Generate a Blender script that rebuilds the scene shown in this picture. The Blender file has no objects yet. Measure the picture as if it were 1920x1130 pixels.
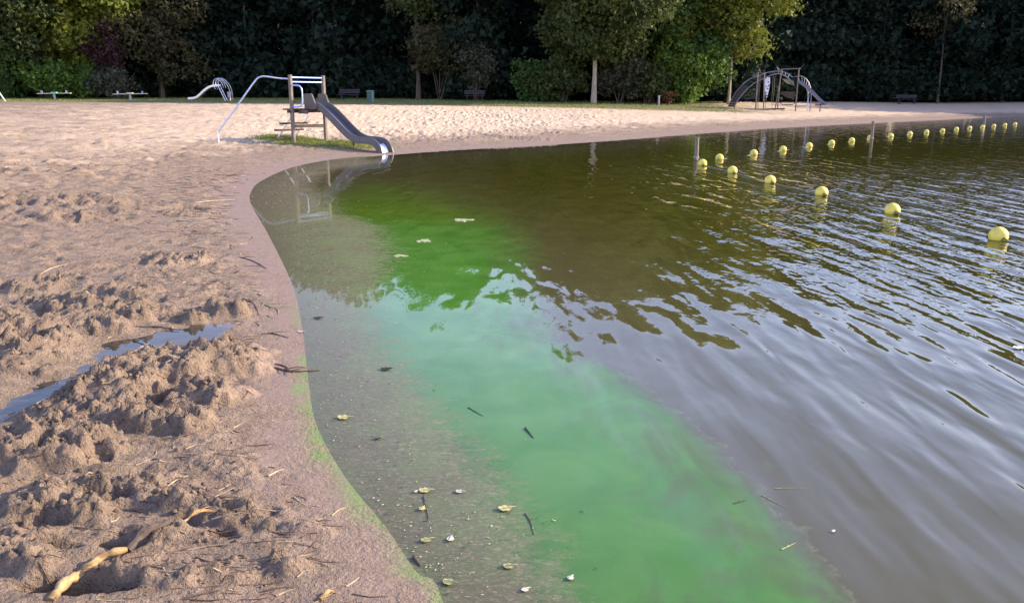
import bpy, bmesh, math, random
import numpy as np
from mathutils import Vector, Matrix

sc = bpy.context.scene
COL = sc.collection
R = math.radians
# ------------------------------------------------------------------ camera
EYE = 1.70
FPX = 1600.0
PITCH = math.atan(383 / FPX)
cam_d = bpy.data.cameras.new('camera')
cam_d.sensor_width = 36.0
cam_d.lens = FPX / 1920 * 36
cam_d.clip_start = 0.05
cam_d.clip_end = 2000
cam = bpy.data.objects.new('camera', cam_d)
COL.objects.link(cam)
cam.location = (0, 0, EYE)
cam.rotation_euler = (math.pi / 2 - PITCH, 0, 0)
sc.camera = cam
# ------------------------------------------------------------------ sky and sun
SUN_EL, SUN_AZ = R(23), R(80)
world = bpy.data.worlds.new('World')
sc.world = world
world.use_nodes = True
wn = world.node_tree
sky = wn.nodes.new('ShaderNodeTexSky')
sky.sky_type = 'NISHITA'
sky.sun_disc = False
sky.sun_elevation = SUN_EL
sky.sun_rotation = SUN_AZ
sky.air_density = 1.35
sky.dust_density = 0.6
sky.ozone_density = 0.4
bg = wn.nodes['Background']
tint = wn.nodes.new('ShaderNodeMix')            # the violet-blue cast of the whole sky
tint.data_type = 'RGBA'; tint.blend_type = 'MULTIPLY'; tint.inputs[0].default_value = 1.0
tint.inputs[7].default_value = (1.04, .96, 1.36, 1)
wn.links.new(sky.outputs[0], tint.inputs[6])
wn.links.new(tint.outputs[2], bg.inputs[0])
bg.inputs[1].default_value = 0.15
sun_v = Vector((math.sin(SUN_AZ) * math.cos(SUN_EL), math.cos(SUN_AZ) * math.cos(SUN_EL), math.sin(SUN_EL)))
sd = bpy.data.lights.new('sun', 'SUN')
sd.energy = 3.9
sd.angle = R(0.5)
sd.color = (1.0, 0.86, 0.65)
so = bpy.data.objects.new('sun', sd)
COL.objects.link(so)
so.location = (60, 10, 40)
so.rotation_euler = sun_v.to_track_quat('Z', 'Y').to_euler()
sc.view_settings.view_transform = 'Standard'
sc.view_settings.look = 'None'
sc.view_settings.gamma = 1
sc.view_settings.use_curve_mapping = False
sc.view_settings.exposure = 1.35
sc.render.engine = 'CYCLES'
sc.cycles.max_bounces = 6
sc.cycles.transparent_max_bounces = 8
sc.cycles.use_denoising = True

rng = np.random.default_rng(7)
random.seed(7)

# ------------------------------------------------------------------ numpy noise
def _h(ix, iy, s):
    n = (ix.astype(np.int64) * 374761393 + iy.astype(np.int64) * 668265263 + s * 1442695041) & 0xffffffff
    n = ((n ^ (n >> 13)) * 1274126177) & 0xffffffff
    n = ((n ^ (n >> 16)) * 2246822519) & 0xffffffff
    return ((n ^ (n >> 15)) & 0xffffff) / float(0xffffff)

def perlin(x, y, s=0):
    x0 = np.floor(x); y0 = np.floor(y)
    fx = x - x0; fy = y - y0
    u = fx * fx * fx * (fx * (fx * 6 - 15) + 10); v = fy * fy * fy * (fy * (fy * 6 - 15) + 10)
    def g(i, j):
        a = _h(x0 + i, y0 + j, s) * 2 * np.pi
        return np.cos(a) * (fx - i) + np.sin(a) * (fy - j)
    a = g(0, 0); b = g(1, 0); c = g(0, 1); d = g(1, 1)
    return ((a + (b - a) * u) + ((c + (d - c) * u) - (a + (b - a) * u)) * v) * 1.5

def fbm(x, y, s=0, n=3):
    t = 0; a = 1.0
    for i in range(n):
        t = t + a * perlin(x * 2 ** i + 17.3 * i, y * 2 ** i - 9.1 * i, s + i); a *= 0.5
    return t

def worley(x, y, s=0):
    x0 = np.floor(x); y0 = np.floor(y)
    best = np.full(x.shape, 9.0); rid = np.zeros(x.shape)
    for i in (-1, 0, 1):
        for j in (-1, 0, 1):
            cx = x0 + i; cy = y0 + j
            px = cx + 0.1 + 0.8 * _h(cx, cy, s); py = cy + 0.1 + 0.8 * _h(cx, cy, s + 7)
            d = (x - px) ** 2 + (y - py) ** 2
            m = d < best
            best = np.where(m, d, best); rid = np.where(m, _h(cx, cy, s + 13), rid)
    return np.sqrt(best), rid

def sstep(a, b, x):
    t = np.clip((x - a) / (b - a), 0, 1)
    return t * t * (3 - 2 * t)

# ------------------------------------------------------------------ photograph to place
CP, SP = math.cos(PITCH), math.sin(PITCH)
def ray(px, py):
    a = (px - 960) / FPX; b = (565 - py) / FPX
    return np.array([a, CP + b * SP, -SP + b * CP])
def on_plane(px, py, z=0.0):
    d = ray(px, py)
    t = (z - EYE) / d[2]
    return np.array([d[0] * t, d[1] * t, z])

def catmull(pts, n=6):
    P = [np.array(p, float) for p in pts]
    P = [2 * P[0] - P[1]] + P + [2 * P[-1] - P[-2]]
    out = []
    for i in range(1, len(P) - 2):
        for k in range(n):
            t = k / n
            a, b, c, d = P[i - 1], P[i], P[i + 1], P[i + 2]
            out.append(0.5 * ((2 * b) + (c - a) * t + (2 * a - 5 * b + 4 * c - d) * t * t + (3 * b - a - 3 * c + d) * t ** 3))
    out.append(P[-2])
    return out

SHORE_PX = [(832, 1130), (780, 1070), (722, 985), (645, 890), (592, 790), (577, 700), (566, 610), (545, 525), (498, 430),
            (472, 385), (470, 362), (492, 338), (555, 312), (640, 297), (730, 291), (850, 282), (1000, 274), (1150, 264),
            (1300, 252), (1450, 241), (1600, 233), (1750, 226), (1915, 219)]
shore = [on_plane(*p)[:2] for p in SHORE_PX]
shore = [np.array((0.6, -6.0)), np.array((0.35, -1.5)), np.array((0.02, 1.3))] + shore + [np.array((56, 74.0)), np.array((85, 80.0)), np.array((130, 70.0))]
SHORE = np.array(catmull(shore, 5))
WATER_POLY = np.array(list(SHORE) + [np.array((140, -8.0))])

def seg_dist(x, y, poly, closed):
    d = np.full(x.shape, 1e9)
    n = len(poly)
    for i in range(n if closed else n - 1):
        a = poly[i]; b = poly[(i + 1) % n]
        e = b - a
        L = float(e @ e) + 1e-12
        t = np.clip(((x - a[0]) * e[0] + (y - a[1]) * e[1]) / L, 0, 1)
        d = np.minimum(d, (x - a[0] - t * e[0]) ** 2 + (y - a[1] - t * e[1]) ** 2)
    return np.sqrt(d)

def inside(x, y, poly):
    c = np.zeros(x.shape, bool)
    n = len(poly)
    for i in range(n):
        a = poly[i]; b = poly[(i + 1) % n]
        if a[1] == b[1]:
            continue
        m = ((a[1] > y) != (b[1] > y)) & (x < (b[0] - a[0]) * (y - a[1]) / (b[1] - a[1]) + a[0])
        c ^= m
    return c

def shore_sd(x, y):       # + on land, - in the lake
    d = seg_dist(x, y, SHORE, False)
    return np.where(inside(x, y, WATER_POLY), -d, d)

def base_z(x, y, s):
    land = 1.42 * (1 - np.exp(-np.maximum(s, 0) / 20.0)) + 0.27 * sstep(58, 84, y) * sstep(8, 20, s)
    bed = -0.095 * np.maximum(-s, 0)
    return np.where(s > 0, land, np.maximum(bed, -1.4))

def ground_hit(px, py):   # where the sight line of the photograph meets the smooth ground
    d = ray(px, py)
    t = np.linspace(1.5, 110, 4000)
    x = d[0] * t; y = d[1] * t; z = EYE + d[2] * t
    g = base_z(x, y, shore_sd(x, y))
    k = np.argmax(z < g)
    return np.array([x[k], y[k], g[k]])

# ------------------------------------------------------------------ sand relief
MOUNDS = [  # px, py, rx, ry (metres), height
    (165, 765, .28, .2, .10), (215, 735, .32, .22, .15), (300, 705, .42, .22, .17), (395, 685, .34, .2, .15), (455, 665, .18, .14, .10),
    (250, 765, .2, .12, .08), (385, 752, .2, .1, .12), (440, 740, .12, .08, .06), (140, 800, .16, .1, .07),
    (325, 808, .28, .07, .08), (372, 795, .09, .07, .11), (250, 800, .25, .08, .05),
    (105, 840, .28, .13, .11), (25, 860, .22, .18, .12), (122, 868, .11, .1, .11), (180, 850, .14, .08, .06),
    (60, 655, .5, .28, .11), (15, 625, .4, .28, .10), (115, 610, .45, .28, .07), (185, 585, .4, .2, .08), (85, 690, .3, .14, .06),
    (432, 590, .13, .09, .13), (355, 602, .17, .07, .11), (258, 600, .13, .08, .09), (130, 575, .35, .2, .07),
    (345, 402, .35, .16, .05), (190, 378, .5, .25, .10), (90, 382, .7, .25, .08), (150, 412, .5, .25, .10), (230, 398, .3, .2, .06),
    (330, 492, .32, .22, .07), (130, 532, .2, .16, .09), (225, 545, .3, .2, .06), (40, 545, .4, .2, .05), (270, 520, .2, .2, .04),
    (585, 1000, .11, .05, .055), (60, 950, .25, .12, .05), (130, 965, .2, .1, .05), (300, 950, .2, .06, .05), (400, 960, .2, .06, .05),
    (330, 1010, .2, .05, .05), (30, 1040, .25, .12, .05), (450, 985, .16, .06, .04), (240, 920, .3, .1, .04), (250, 1090, .18, .05, .06),
    (380, 1080, .16, .06, .04), (520, 1060, .14, .06, .035), (1375, 236, 1.0, .5, .1), (1098, 219, .9, .5, .12), (985, 260, 1.3, .4, .07), (1275, 222, .8, .4, .08),
]
HOLES = [(350, 390, .32, .2, .13), (40, 640, .12, .1, .10), (70, 650, .14, .08, .08), (285, 752, .1, .1, .14), (300, 768, .22, .07, .05),
         (140, 1100, .2, .06, .12), (232, 1022, .10, .05, .05), (240, 1000, .08, .04, .045), (180, 870, .06, .07, .06), (85, 862, .05, .07, .06), (240, 395, .3, .15, .05),
         (205, 940, .1, .05, .04), (420, 1005, .07, .04, .04), (75, 985, .09, .05, .05), (340, 985, .08, .05, .04), (500, 960, .06, .04, .03), (110, 1030, .08, .04, .05)]
MOUNDS = [tuple(ground_hit(a, b)[:2]) + (c, d, e) for a, b, c, d, e in MOUNDS]
HOLES = [tuple(ground_hit(a, b)[:2]) + (c, d, e) for a, b, c, d, e in HOLES]
PRINTS = [tuple(ground_hit(a, b)[:2]) for a, b in ((752, 1085), (578, 945), (560, 905), (470, 1090), (90, 915))]
PUDDLE_Z = 0.056
TRENCH = np.array([on_plane(a, b, PUDDLE_Z)[:2] for a, b in ((-160, 850), (-40, 796), (40, 762), (120, 716), (180, 675), (235, 645), (300, 633), (360, 628), (415, 628))])

def sand_z(x, y, s=None, detail=True):
    if s is None:
        s = shore_sd(x, y)
    z = base_z(x, y, s)
    wob = fbm(x * 1.3, y * 1.3, 3, 2) * 0.12
    near = 1 - sstep(16, 30, y)
    rough = sstep(0.10 + .018 * np.clip(y - 3, 0, 12), 0.50 + .018 * np.clip(y - 3, 0, 12), s + wob) * sstep(-0.2, 0.3, s)
    # puddle trench
    td = seg_dist(x, y, TRENCH, False) + 0.05 * perlin(x * 5, y * 5, 21)
    tm = 1 - sstep(0.0, 0.36, td)
    z = z + (np.minimum(z, PUDDLE_Z - 0.010) - z) * tm
    flat = 1 - tm * 0.9
    # mounds and hollows
    md = np.zeros(x.shape)
    w1 = fbm(x * 5, y * 5, 31, 3) * 0.5; w2 = fbm(x * 5, y * 5, 35, 3) * 0.5
    for mx, my, rx, ry, h in MOUNDS:
        q = ((x - mx) / rx + w1) ** 2 + ((y - my) / ry + w2) ** 2
        b = 1 - sstep(0.05, 1.8, q)
        z = z + h * 0.44 * b * (1 - 0.8 * tm)
        md = np.maximum(md, b * min(1.0, h / 0.09))
    for mx, my, rx, ry, h in HOLES:
        q = ((x - mx) / rx + w1 * .6) ** 2 + ((y - my) / ry + w2 * .6) ** 2
        z = z - h * (1 - sstep(0.35, 1.25, q))
    # churned ground
    patch = sstep(-0.25, 0.5, fbm(x * 0.9 + 5, y * 0.9, 41, 2))
    fore = 1 - sstep(3.4, 4.6, y)
    ch = rough * near * flat * (0.3 + 0.5 * patch + 0.1 * fore)
    z = z + ch * (0.030 * fbm(x * 2.2, y * 2.2, 51, 2) + 0.012 * np.abs(fbm(x * 9, y * 9, 53, 2)) + 0.007 * perlin(x * 26, y * 26, 55))
    # crumbs of damp sand
    cl = np.clip(md * 1.15 + 0.40 * patch * rough * near + 0.22 * fore * rough, 0, 1.1) * flat * rough
    cl = cl * sstep(-0.35, 0.15, fbm(x * 3.1, y * 3.1, 61, 2) + 0.35 * md)
    if detail:
        for cell, amp, sd_ in ((0.15, 0.022, 71), (0.075, 0.027, 73), (0.044, 0.024, 77), (0.027, 0.011, 76)):
            wk = 0.5 / cell * 0.09
            f, rid = worley(x / cell + wk * fbm(x * 11, y * 11, sd_, 2), y / cell + wk * fbm(x * 11, y * 11, sd_ + 1, 2), sd_)
            bump = (1 - sstep(0.34, 0.60, f)) * (0.15 + 0.95 * rid)
            z = z + cl * amp * bump * (rid > 0.35)
        z = z + cl * (0.024 * (0.5 - np.abs(perlin(x * 17, y * 17, 78))) + 0.014 * (0.5 - np.abs(perlin(x * 33, y * 33, 79))))
        # trodden dry sand, foot-sized dents
        back = 60 + 30 * sstep(12, 26, x)
        dry = sstep(1.2, 3.5, s) * sstep(6, 11, y) * (1 - sstep(back, back + 7, y)) * flat
        pth = .55 + .65 * sstep(-.45, .45, fbm(x * .16, y * .22, 86, 3))
        for cell, amp, sd_ in ((0.55, 0.070, 81), (0.33, 0.050, 83)):
            f, rid = worley(x / cell, y / cell, sd_)
            rim = np.exp(-((f - 0.42) / 0.12) ** 2)
            z = z + dry * amp * (-(1 - sstep(0.12, 0.4, f)) + 0.55 * rim) * (0.1 + 1.3 * rid * rid) * pth
        z = z + dry * (0.05 * fbm(x * 0.8, y * 0.8, 85, 2) + 0.035 * fbm(x * 2.6, y * 2.6, 88, 2))
        f, rid = worley(x / 0.30, y / 0.30, 87)
        mid = rough * near * flat * sstep(4.0, 5.5, y)
        z = z - mid * 0.030 * (1 - sstep(0.1, 0.45, f)) * (rid > 0.45)
        for qx, qy in PRINTS:      # ribbed sole prints
            r = np.hypot(x - qx, (y - qy)); a = np.arctan2(y - qy, x - qx)
            z = z + sstep(.18, .3, s) * (1 - sstep(0.09, 0.12, r)) * (0.0035 * np.cos(a * 11 + 3 * perlin(x * 9, y * 9, 95)) - 0.006)
    z = z + sstep(0.1, 0.4, s) * 0.003 * perlin(x * 14, y * 14, 91)
    return z

def sand_at(x, y):
    return float(sand_z(np.array([float(x)]), np.array([float(y)]))[0])
def on_sand(px, py):
    g = ground_hit(px, py)
    return Vector((g[0], g[1], sand_at(g[0], g[1])))
def at_depth(px, y, extra=0.0):
    z = 1.5; x = 0
    for _ in range(5):
        x = (px - 960) / FPX * (y * CP + (EYE - z) * SP)
        z = sand_at(x, y)
    return Vector((x, y, z + extra))

# ------------------------------------------------------------------ mesh helpers
def mesh_np(name, verts, faces, smooth=True):
    verts = np.asarray(verts, np.float32); faces = np.asarray(faces, np.int32)
    me = bpy.data.meshes.new(name)
    k = faces.shape[1]
    me.vertices.add(len(verts)); me.vertices.foreach_set('co', verts.ravel())
    me.loops.add(faces.size); me.loops.foreach_set('vertex_index', faces.ravel())
    me.polygons.add(len(faces))
    me.polygons.foreach_set('loop_start', np.arange(0, faces.size, k, dtype=np.int32))
    me.polygons.foreach_set('loop_total', np.full(len(faces), k, np.int32))
    me.polygons.foreach_set('use_smooth', np.full(len(faces), smooth, bool))
    me.update(calc_edges=True)
    return me

def link(name, me, m=None, parent=None, kind=None):
    o = bpy.data.objects.new(name, me)
    COL.objects.link(o)
    if m is not None:
        me.materials.clear(); me.materials.append(m)
    if parent is not None:
        o.parent = parent
    if kind:
        o['kind'] = kind
    return o

def tag(o, label, cat, group=None):
    o['label'] = label; o['category'] = cat
    if group:
        o['group'] = group
    return o
def thing(name, label, cat, loc=(0, 0, 0), rz=0.0, group=None):
    o = bpy.data.objects.new(name, None)
    o.empty_display_size = 0.2
    COL.objects.link(o)
    o.location = loc; o.rotation_euler = (0, 0, rz)
    return tag(o, label, cat, group)

class MB:
    def __init__(s):
        s.v = []; s.f = []
    def add(s, vs, fs):
        b = len(s.v); s.v += [tuple(v) for v in vs]; s.f += [tuple(i + b for i in f) for f in fs]
    def tube(s, pts, r, n=8, cap=True):
        pts = [Vector(p) for p in pts]
        rs = r if isinstance(r, (list, tuple)) else [r] * len(pts)
        vs = []; fs = []
        ref = None
        for i, p in enumerate(pts):
            t = (pts[min(i + 1, len(pts) - 1)] - pts[max(i - 1, 0)]).normalized()
            if ref is None:
                ref = t.orthogonal().normalized()
            a = (ref - t * ref.dot(t))
            a = a.normalized() if a.length > 1e-5 else t.orthogonal().normalized()
            ref = a
            b = t.cross(a)
            for k in range(n):
                w = 2 * math.pi * k / n
                vs.append(p + (a * math.cos(w) + b * math.sin(w)) * rs[i])
        for i in range(len(pts) - 1):
            for k in range(n):
                fs.append((i * n + k, i * n + (k + 1) % n, (i + 1) * n + (k + 1) % n, (i + 1) * n + k))
        if cap:
            fs.append(tuple(range(n))[::-1]); fs.append(tuple(range((len(pts) - 1) * n, len(pts) * n)))
        s.add(vs, fs); return s
    def beam(s, p0, p1, w, h, up=(0, 0, 1), ch=0.12):   # squared timber with chamfered edges
        p0 = Vector(p0); p1 = Vector(p1)
        t = (p1 - p0).normalized(); u = Vector(up)
        a = t.cross(u)
        if a.length < 1e-4:
            a = t.cross(Vector((1, 0, 0)))
        a.normalize(); b = a.cross(t).normalized()
        c = min(w, h) * ch
        prof = [(-w / 2 + c, -h / 2), (w / 2 - c, -h / 2), (w / 2, -h / 2 + c), (w / 2, h / 2 - c), (w / 2 - c, h / 2), (-w / 2 + c, h / 2), (-w / 2, h / 2 - c), (-w / 2, -h / 2 + c)]
        vs = [p0 + a * x + b * y for x, y in prof] + [p1 + a * x + b * y for x, y in prof]
        fs = [(k, (k + 1) % 8, 8 + (k + 1) % 8, 8 + k) for k in range(8)] + [tuple(range(8))[::-1], tuple(range(8, 16))]
        s.add(vs, fs); return s
    def sweep(s, path, side, prof, closed=True):        # prof in (side, normal) over a path in a plane
        side = Vector(side).normalized(); n = len(prof); vs = []; fs = []
        path = [Vector(p) for p in path]
        for i, p in enumerate(path):
            t = (path[min(i + 1, len(path) - 1)] - path[max(i - 1, 0)]).normalized()
            nn = side.cross(t).normalized()
            if i == 0 and nn.z < 0:
                pass
            for a, b in prof:
                vs.append(p + side * a + nn * b)
        for i in range(len(path) - 1):
            for k in range(n if closed else n - 1):
                fs.append((i * n + k, i * n + (k + 1) % n, (i + 1) * n + (k + 1) % n, (i + 1) * n + k))
        if closed:
            fs.append(tuple(range(n))[::-1]); fs.append(tuple(range((len(path) - 1) * n, len(path) * n)))
        s.add(vs, fs); return s
    def plate(s, outline, thick):                       # outline: 3-D points in a plane, given thickness vector
        th = Vector(thick); n = len(outline)
        vs = [Vector(p) - th / 2 for p in outline] + [Vector(p) + th / 2 for p in outline]
        fs = [tuple(range(n))[::-1], tuple(range(n, 2 * n))] + [(k, (k + 1) % n, n + (k + 1) % n, n + k) for k in range(n)]
        s.add(vs, fs); return s
    def ball(s, c, r, nu=14, nv=9, squash=1.0):
        vs = []; fs = []
        for j in range(nv + 1):
            ph = math.pi * j / nv
            for i in range(nu):
                w = 2 * math.pi * i / nu
                vs.append((c[0] + r * math.sin(ph) * math.cos(w), c[1] + r * math.sin(ph) * math.sin(w), c[2] + r * squash * math.cos(ph)))
        for j in range(nv):
            for i in range(nu):
                fs.append((j * nu + i, j * nu + (i + 1) % nu, (j + 1) * nu + (i + 1) % nu, (j + 1) * nu + i))
        s.add(vs, fs); return s
    def build(s, name, m, parent=None, smooth=True, kind=None):
        me = bpy.data.meshes.new(name)
        me.from_pydata(s.v, [], s.f); 
        bm = bmesh.new(); bm.from_mesh(me)
        bmesh.ops.recalc_face_normals(bm, faces=bm.faces)
        bm.to_mesh(me); bm.free()
        me.polygons.foreach_set('use_smooth', np.full(len(me.polygons), smooth, bool))
        if smooth:
            try:
                me.set_sharp_from_angle(angle=R(40))
            except Exception:
                pass
        return link(name, me, m, parent, kind)

# ------------------------------------------------------------------ materials
class NT:
    def __init__(s, name):
        s.m = bpy.data.materials.new(name); s.m.use_nodes = True
        s.t = s.m.node_tree; s.t.nodes.clear()
        s.out = s.n('ShaderNodeOutputMaterial')
    def n(s, ty, **kw):
        o = s.t.nodes.new(ty)
        for k, v in kw.items():
            setattr(o, k, v)
        return o
    def l(s, a, b):
        s.t.links.new(a, b)
    def put(s, sock, v):
        if v is None:
            return
        if hasattr(v, 'links') or isinstance(v, bpy.types.NodeSocket):
            s.l(v, sock)
        else:
            if isinstance(v, tuple) and len(v) == 3 and sock.type == 'RGBA':
                v = v + (1,)
            sock.default_value = v
    def math(s, op, a, b=None, c=None, clamp=False):
        o = s.n('ShaderNodeMath', operation=op, use_clamp=clamp)
        s.put(o.inputs[0], a); s.put(o.inputs[1], b); s.put(o.inputs[2], c)
        return o.outputs[0]
    def mix(s, f, a, b, mode='MIX'):
        o = s.n('ShaderNodeMix', data_type='RGBA', blend_type=mode)
        s.put(o.inputs[0], f); s.put(o.inputs[6], a); s.put(o.inputs[7], b)
        return o.outputs[2]
    def rng(s, v, a, b, c=0.0, d=1.0, smooth=True):
        o = s.n('ShaderNodeMapRange', interpolation_type='SMOOTHSTEP' if smooth else 'LINEAR')
        s.put(o.inputs[0], v); s.put(o.inputs[1], a); s.put(o.inputs[2], b); s.put(o.inputs[3], c); s.put(o.inputs[4], d)
        return o.outputs[0]
    def pos(s, scale=(1, 1, 1), rot=(0, 0, 0), obj=True):
        tc = s.n('ShaderNodeTexCoord'); mp = s.n('ShaderNodeMapping')
        mp.inputs['Scale'].default_value = scale; mp.inputs['Rotation'].default_value = rot
        s.l(tc.outputs['Object'], mp.inputs[0])
        return mp.outputs[0]
    def noise(s, vec, scale, detail=2.0, rough=0.5, dist=0.0):
        o = s.n('ShaderNodeTexNoise')
        s.l(vec, o.inputs['Vector']); o.inputs['Scale'].default_value = scale; o.inputs['Detail'].default_value = detail
        o.inputs['Roughness'].default_value = rough; o.inputs['Distortion'].default_value = dist
        return o.outputs[0]
    def attr(s, name):
        o = s.n('ShaderNodeAttribute'); o.attribute_name = name
        return o.outputs['Fac']
    def bump(s, h, dist, strength=1.0, normal=None):
        o = s.n('ShaderNodeBump'); s.put(o.inputs['Height'], h); o.inputs['Distance'].default_value = dist; s.put(o.inputs['Strength'], strength)
        if normal is not None:
            s.l(normal, o.inputs['Normal'])
        return o.outputs[0]
    def principled(s, col, rough=0.8, spec=0.3, metal=0.0, normal=None):
        o = s.n('ShaderNodeBsdfPrincipled')
        s.put(o.inputs['Base Color'], col); s.put(o.inputs['Roughness'], rough); s.put(o.inputs['Specular IOR Level'], spec); s.put(o.inputs['Metallic'], metal)
        if normal is not None:
            s.l(normal, o.inputs['Normal'])
        return o.outputs[0]
    def done(s, sh):
        s.l(sh, s.out.inputs[0]); return s.m

def simple(name, col, rough=0.6, spec=0.3, metal=0.0, var=0.25, scale=9.0, bump=0.0, stretch=(1, 1, 1)):
    t = NT(name)
    p = t.pos(stretch)
    n = t.noise(p, scale, 4, 0.6)
    f = t.rng(n, 0.3, 0.7)
    dark = tuple(c * (1 - var) for c in col); lite = tuple(min(1, c * (1 + var)) for c in col)
    nb = t.bump(n, bump) if bump else None
    return t.done(t.principled(t.mix(f, dark, lite), t.rng(n, 0.2, 0.8, rough * 0.85, min(1, rough * 1.15)), spec, metal, nb))

M = {}
M['timber'] = simple('weathered_timber', (.19, .155, .125), .85, .15, 0, .35, 14, .004, (3, 3, .4))
M['dark_timber'] = simple('dark_timber', (.075, .055, .045), .85, .15, 0, .3, 14, .004)
M['grey_plastic'] = simple('grey_moulded_plastic', (.088, .074, .066), .5, .4, 0, .12, 6)
M['steel'] = simple('galvanised_steel', (.62, .63, .66), .32, .5, 1.0, .1, 20)
M['grey_steel'] = simple('dull_grey_steel', (.17, .17, .20), .45, .5, .6, .2, 9)
M['blue_steel'] = simple('pale_blue_painted_steel', (.33, .45, .78), .35, .5, 0.2, .1, 20)
M['chute_steel'] = simple('worn_dark_chute_bed', (.075, .07, .105), .5, .45, 0, .2, 12)
M['lip_glint_steel'] = simple('glint_bright_steel', (.80, .80, .80), .42, .5, 1.0, .06, 30)  # brighter than the bed: the sun's glint is put into the colour
M['slide_blue'] = simple('dull_blue_steel', (.07, .09, .17), .45, .5, .2, .15, 9)
M['green_paint'] = simple('dark_green_paint', (.025, .085, .07), .5, .4, 0, .2, 6)
M['green_paint_light'] = simple('pale_green_paint', (.11, .22, .19), .5, .4, 0, .15, 6)
M['bench_wood'] = simple('dark_bench_wood', (.05, .042, .05), .8, .2, 0, .3, 10, .003, (.4, 3, 3))
M['yellow'] = simple('faded_yellow_plastic', (.70, .55, .085), .5, .4, 0, .2, 9)
M['collar'] = simple('dirty_yellow_collar', (.20, .18, .04), .6, .3, 0, .3, 30)
M['rope'] = simple('wet_rope', (.26, .24, .16), .8, .2, 0, .3, 60)
M['pale_plank'] = simple('pale_seesaw_plank', (.62, .55, .40), .7, .2, 0, .2, 9)
M['turquoise'] = simple('turquoise_paint', (.12, .55, .50), .5, .4, 0, .15, 9)
M['white_paint'] = simple('white_painted_pole', (.72, .70, .66), .5, .4, 0, .1, 9)
M['concrete'] = simple('grey_concrete', (.36, .35, .33), .9, .2, 0, .2, 8)
M['panel'] = simple('pale_climbing_panel', (.60, .62, .72), .6, .3, 0, .15, 5)
M['rubber'] = simple('dark_rubber', (.035, .032, .035), .75, .3, 0, .2, 9)
M['bark'] = simple('brown_bark', (.10, .08, .06), .95, .1, 0, .4, 5, .02, (2, 2, .5))
M['pale_bark'] = simple('pale_bark', (.33, .28, .21), .9, .15, 0, .3, 4, .01, (2, 2, .5))
M['peeled'] = simple('peeled_branch_wood', (.27, .175, .08), .9, .1, 0, .85, 11, .010, (1, 1, 2))
M['driftwood'] = simple('dark_wet_wood', (.085, .06, .045), .8, .25, 0, .4, 30, .003)
M['straw'] = simple('pale_straw', (.38, .29, .18), .8, .2, 0, .3, 30)
M['twig'] = simple('brown_twig', (.12, .08, .055), .85, .2, 0, .4, 30)
M['leaf_yellow'] = simple('yellow_dead_leaf', (.42, .38, .15), .6, .3, 0, .3, 60)
M['leaf_olive'] = simple('olive_dead_leaf', (.27, .27, .11), .6, .3, 0, .3, 60)
M['leaf_white'] = simple('bleached_leaf', (.50, .46, .36), .6, .3, 0, .15, 60)
M['leaf_dark'] = simple('dark_soaked_leaf', (.025, .03, .018), .5, .4, 0, .3, 60)
M['weed'] = simple('pale_floating_weed', (.30, .29, .16), .8, .2, 0, .45, 40, .003)
M['feather'] = simple('white_feather', (.8, .79, .76), .7, .2, 0, .05, 60)

def sand_material():
    t = NT('beach_sand')
    p = t.pos()
    damp = t.attr('damp'); green = t.attr('green')
    big = t.noise(p, 1.1, 4, .6); med = t.noise(p, 9, 4, .65); fine = t.noise(p, 70, 3, .7); grain = t.noise(p, 330, 2, .7)
    dry = t.mix(t.rng(med, .3, .7), (.55, .40, .255), (.69, .52, .345))
    wetc = t.mix(t.rng(med, .3, .7), (.190, .135, .088), (.315, .224, .150))
    d2 = t.math('ADD', damp, t.math('MULTIPLY', t.math('SUBTRACT', big, .5), .55), clamp=True)
    col = t.mix(d2, dry, wetc)
    pink = t.attr('wet')
    col = t.mix(pink, col, t.mix(t.rng(fine, .3, .7), (.178, .120, .082), (.255, .176, .124)))
    col = t.mix(t.rng(fine, .3, .62), t.mix(t.math('SUBTRACT', .42, t.math('MULTIPLY', pink, .28)), col, (.10, .075, .06)), col)
    col = t.mix(t.rng(grain, .62, .75, 0, .5), col, (.62, .52, .42))
    # bits of dark organic litter
    lit = t.math('MULTIPLY', t.rng(t.noise(t.pos((1, 2.2, 1)), 34, 3, .7), .60, .68), t.attr('litter'))
    col = t.mix(t.math('MULTIPLY', lit, .75), col, (.055, .040, .028))
    grn = t.math('MULTIPLY', green, t.rng(t.noise(p, 5.5, 5, .7), .32, .58, .15, .95))
    col = t.mix(grn, col, t.mix(t.rng(fine, .3, .7), (.125, .175, .050), (.19, .245, .078)))
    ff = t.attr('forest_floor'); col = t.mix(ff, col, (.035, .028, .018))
    turf = t.attr('turf')
    col = t.mix(t.math('MULTIPLY', turf, t.rng(med, .2, .5, .6, 1)), col, t.mix(t.rng(med, .35, .65), (.11, .125, .035), (.22, .17, .09)))
    b = t.math('ADD', t.math('MULTIPLY', fine, .6), t.math('MULTIPLY', grain, .25))
    b = t.math('ADD', b, t.math('MULTIPLY', med, 1.0))
    b = t.math('ADD', b, t.math('MULTIPLY', t.noise(p, 27, 3, .65), 1.3))
    st = t.math('SUBTRACT', 1.0, t.math('MULTIPLY', pink, .78))
    nb = t.bump(b, .026, st)
    rough = t.math('SUBTRACT', .95, t.math('MULTIPLY', pink, .30))
    return t.done(t.principled(col, rough, .25, 0, nb))

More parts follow.
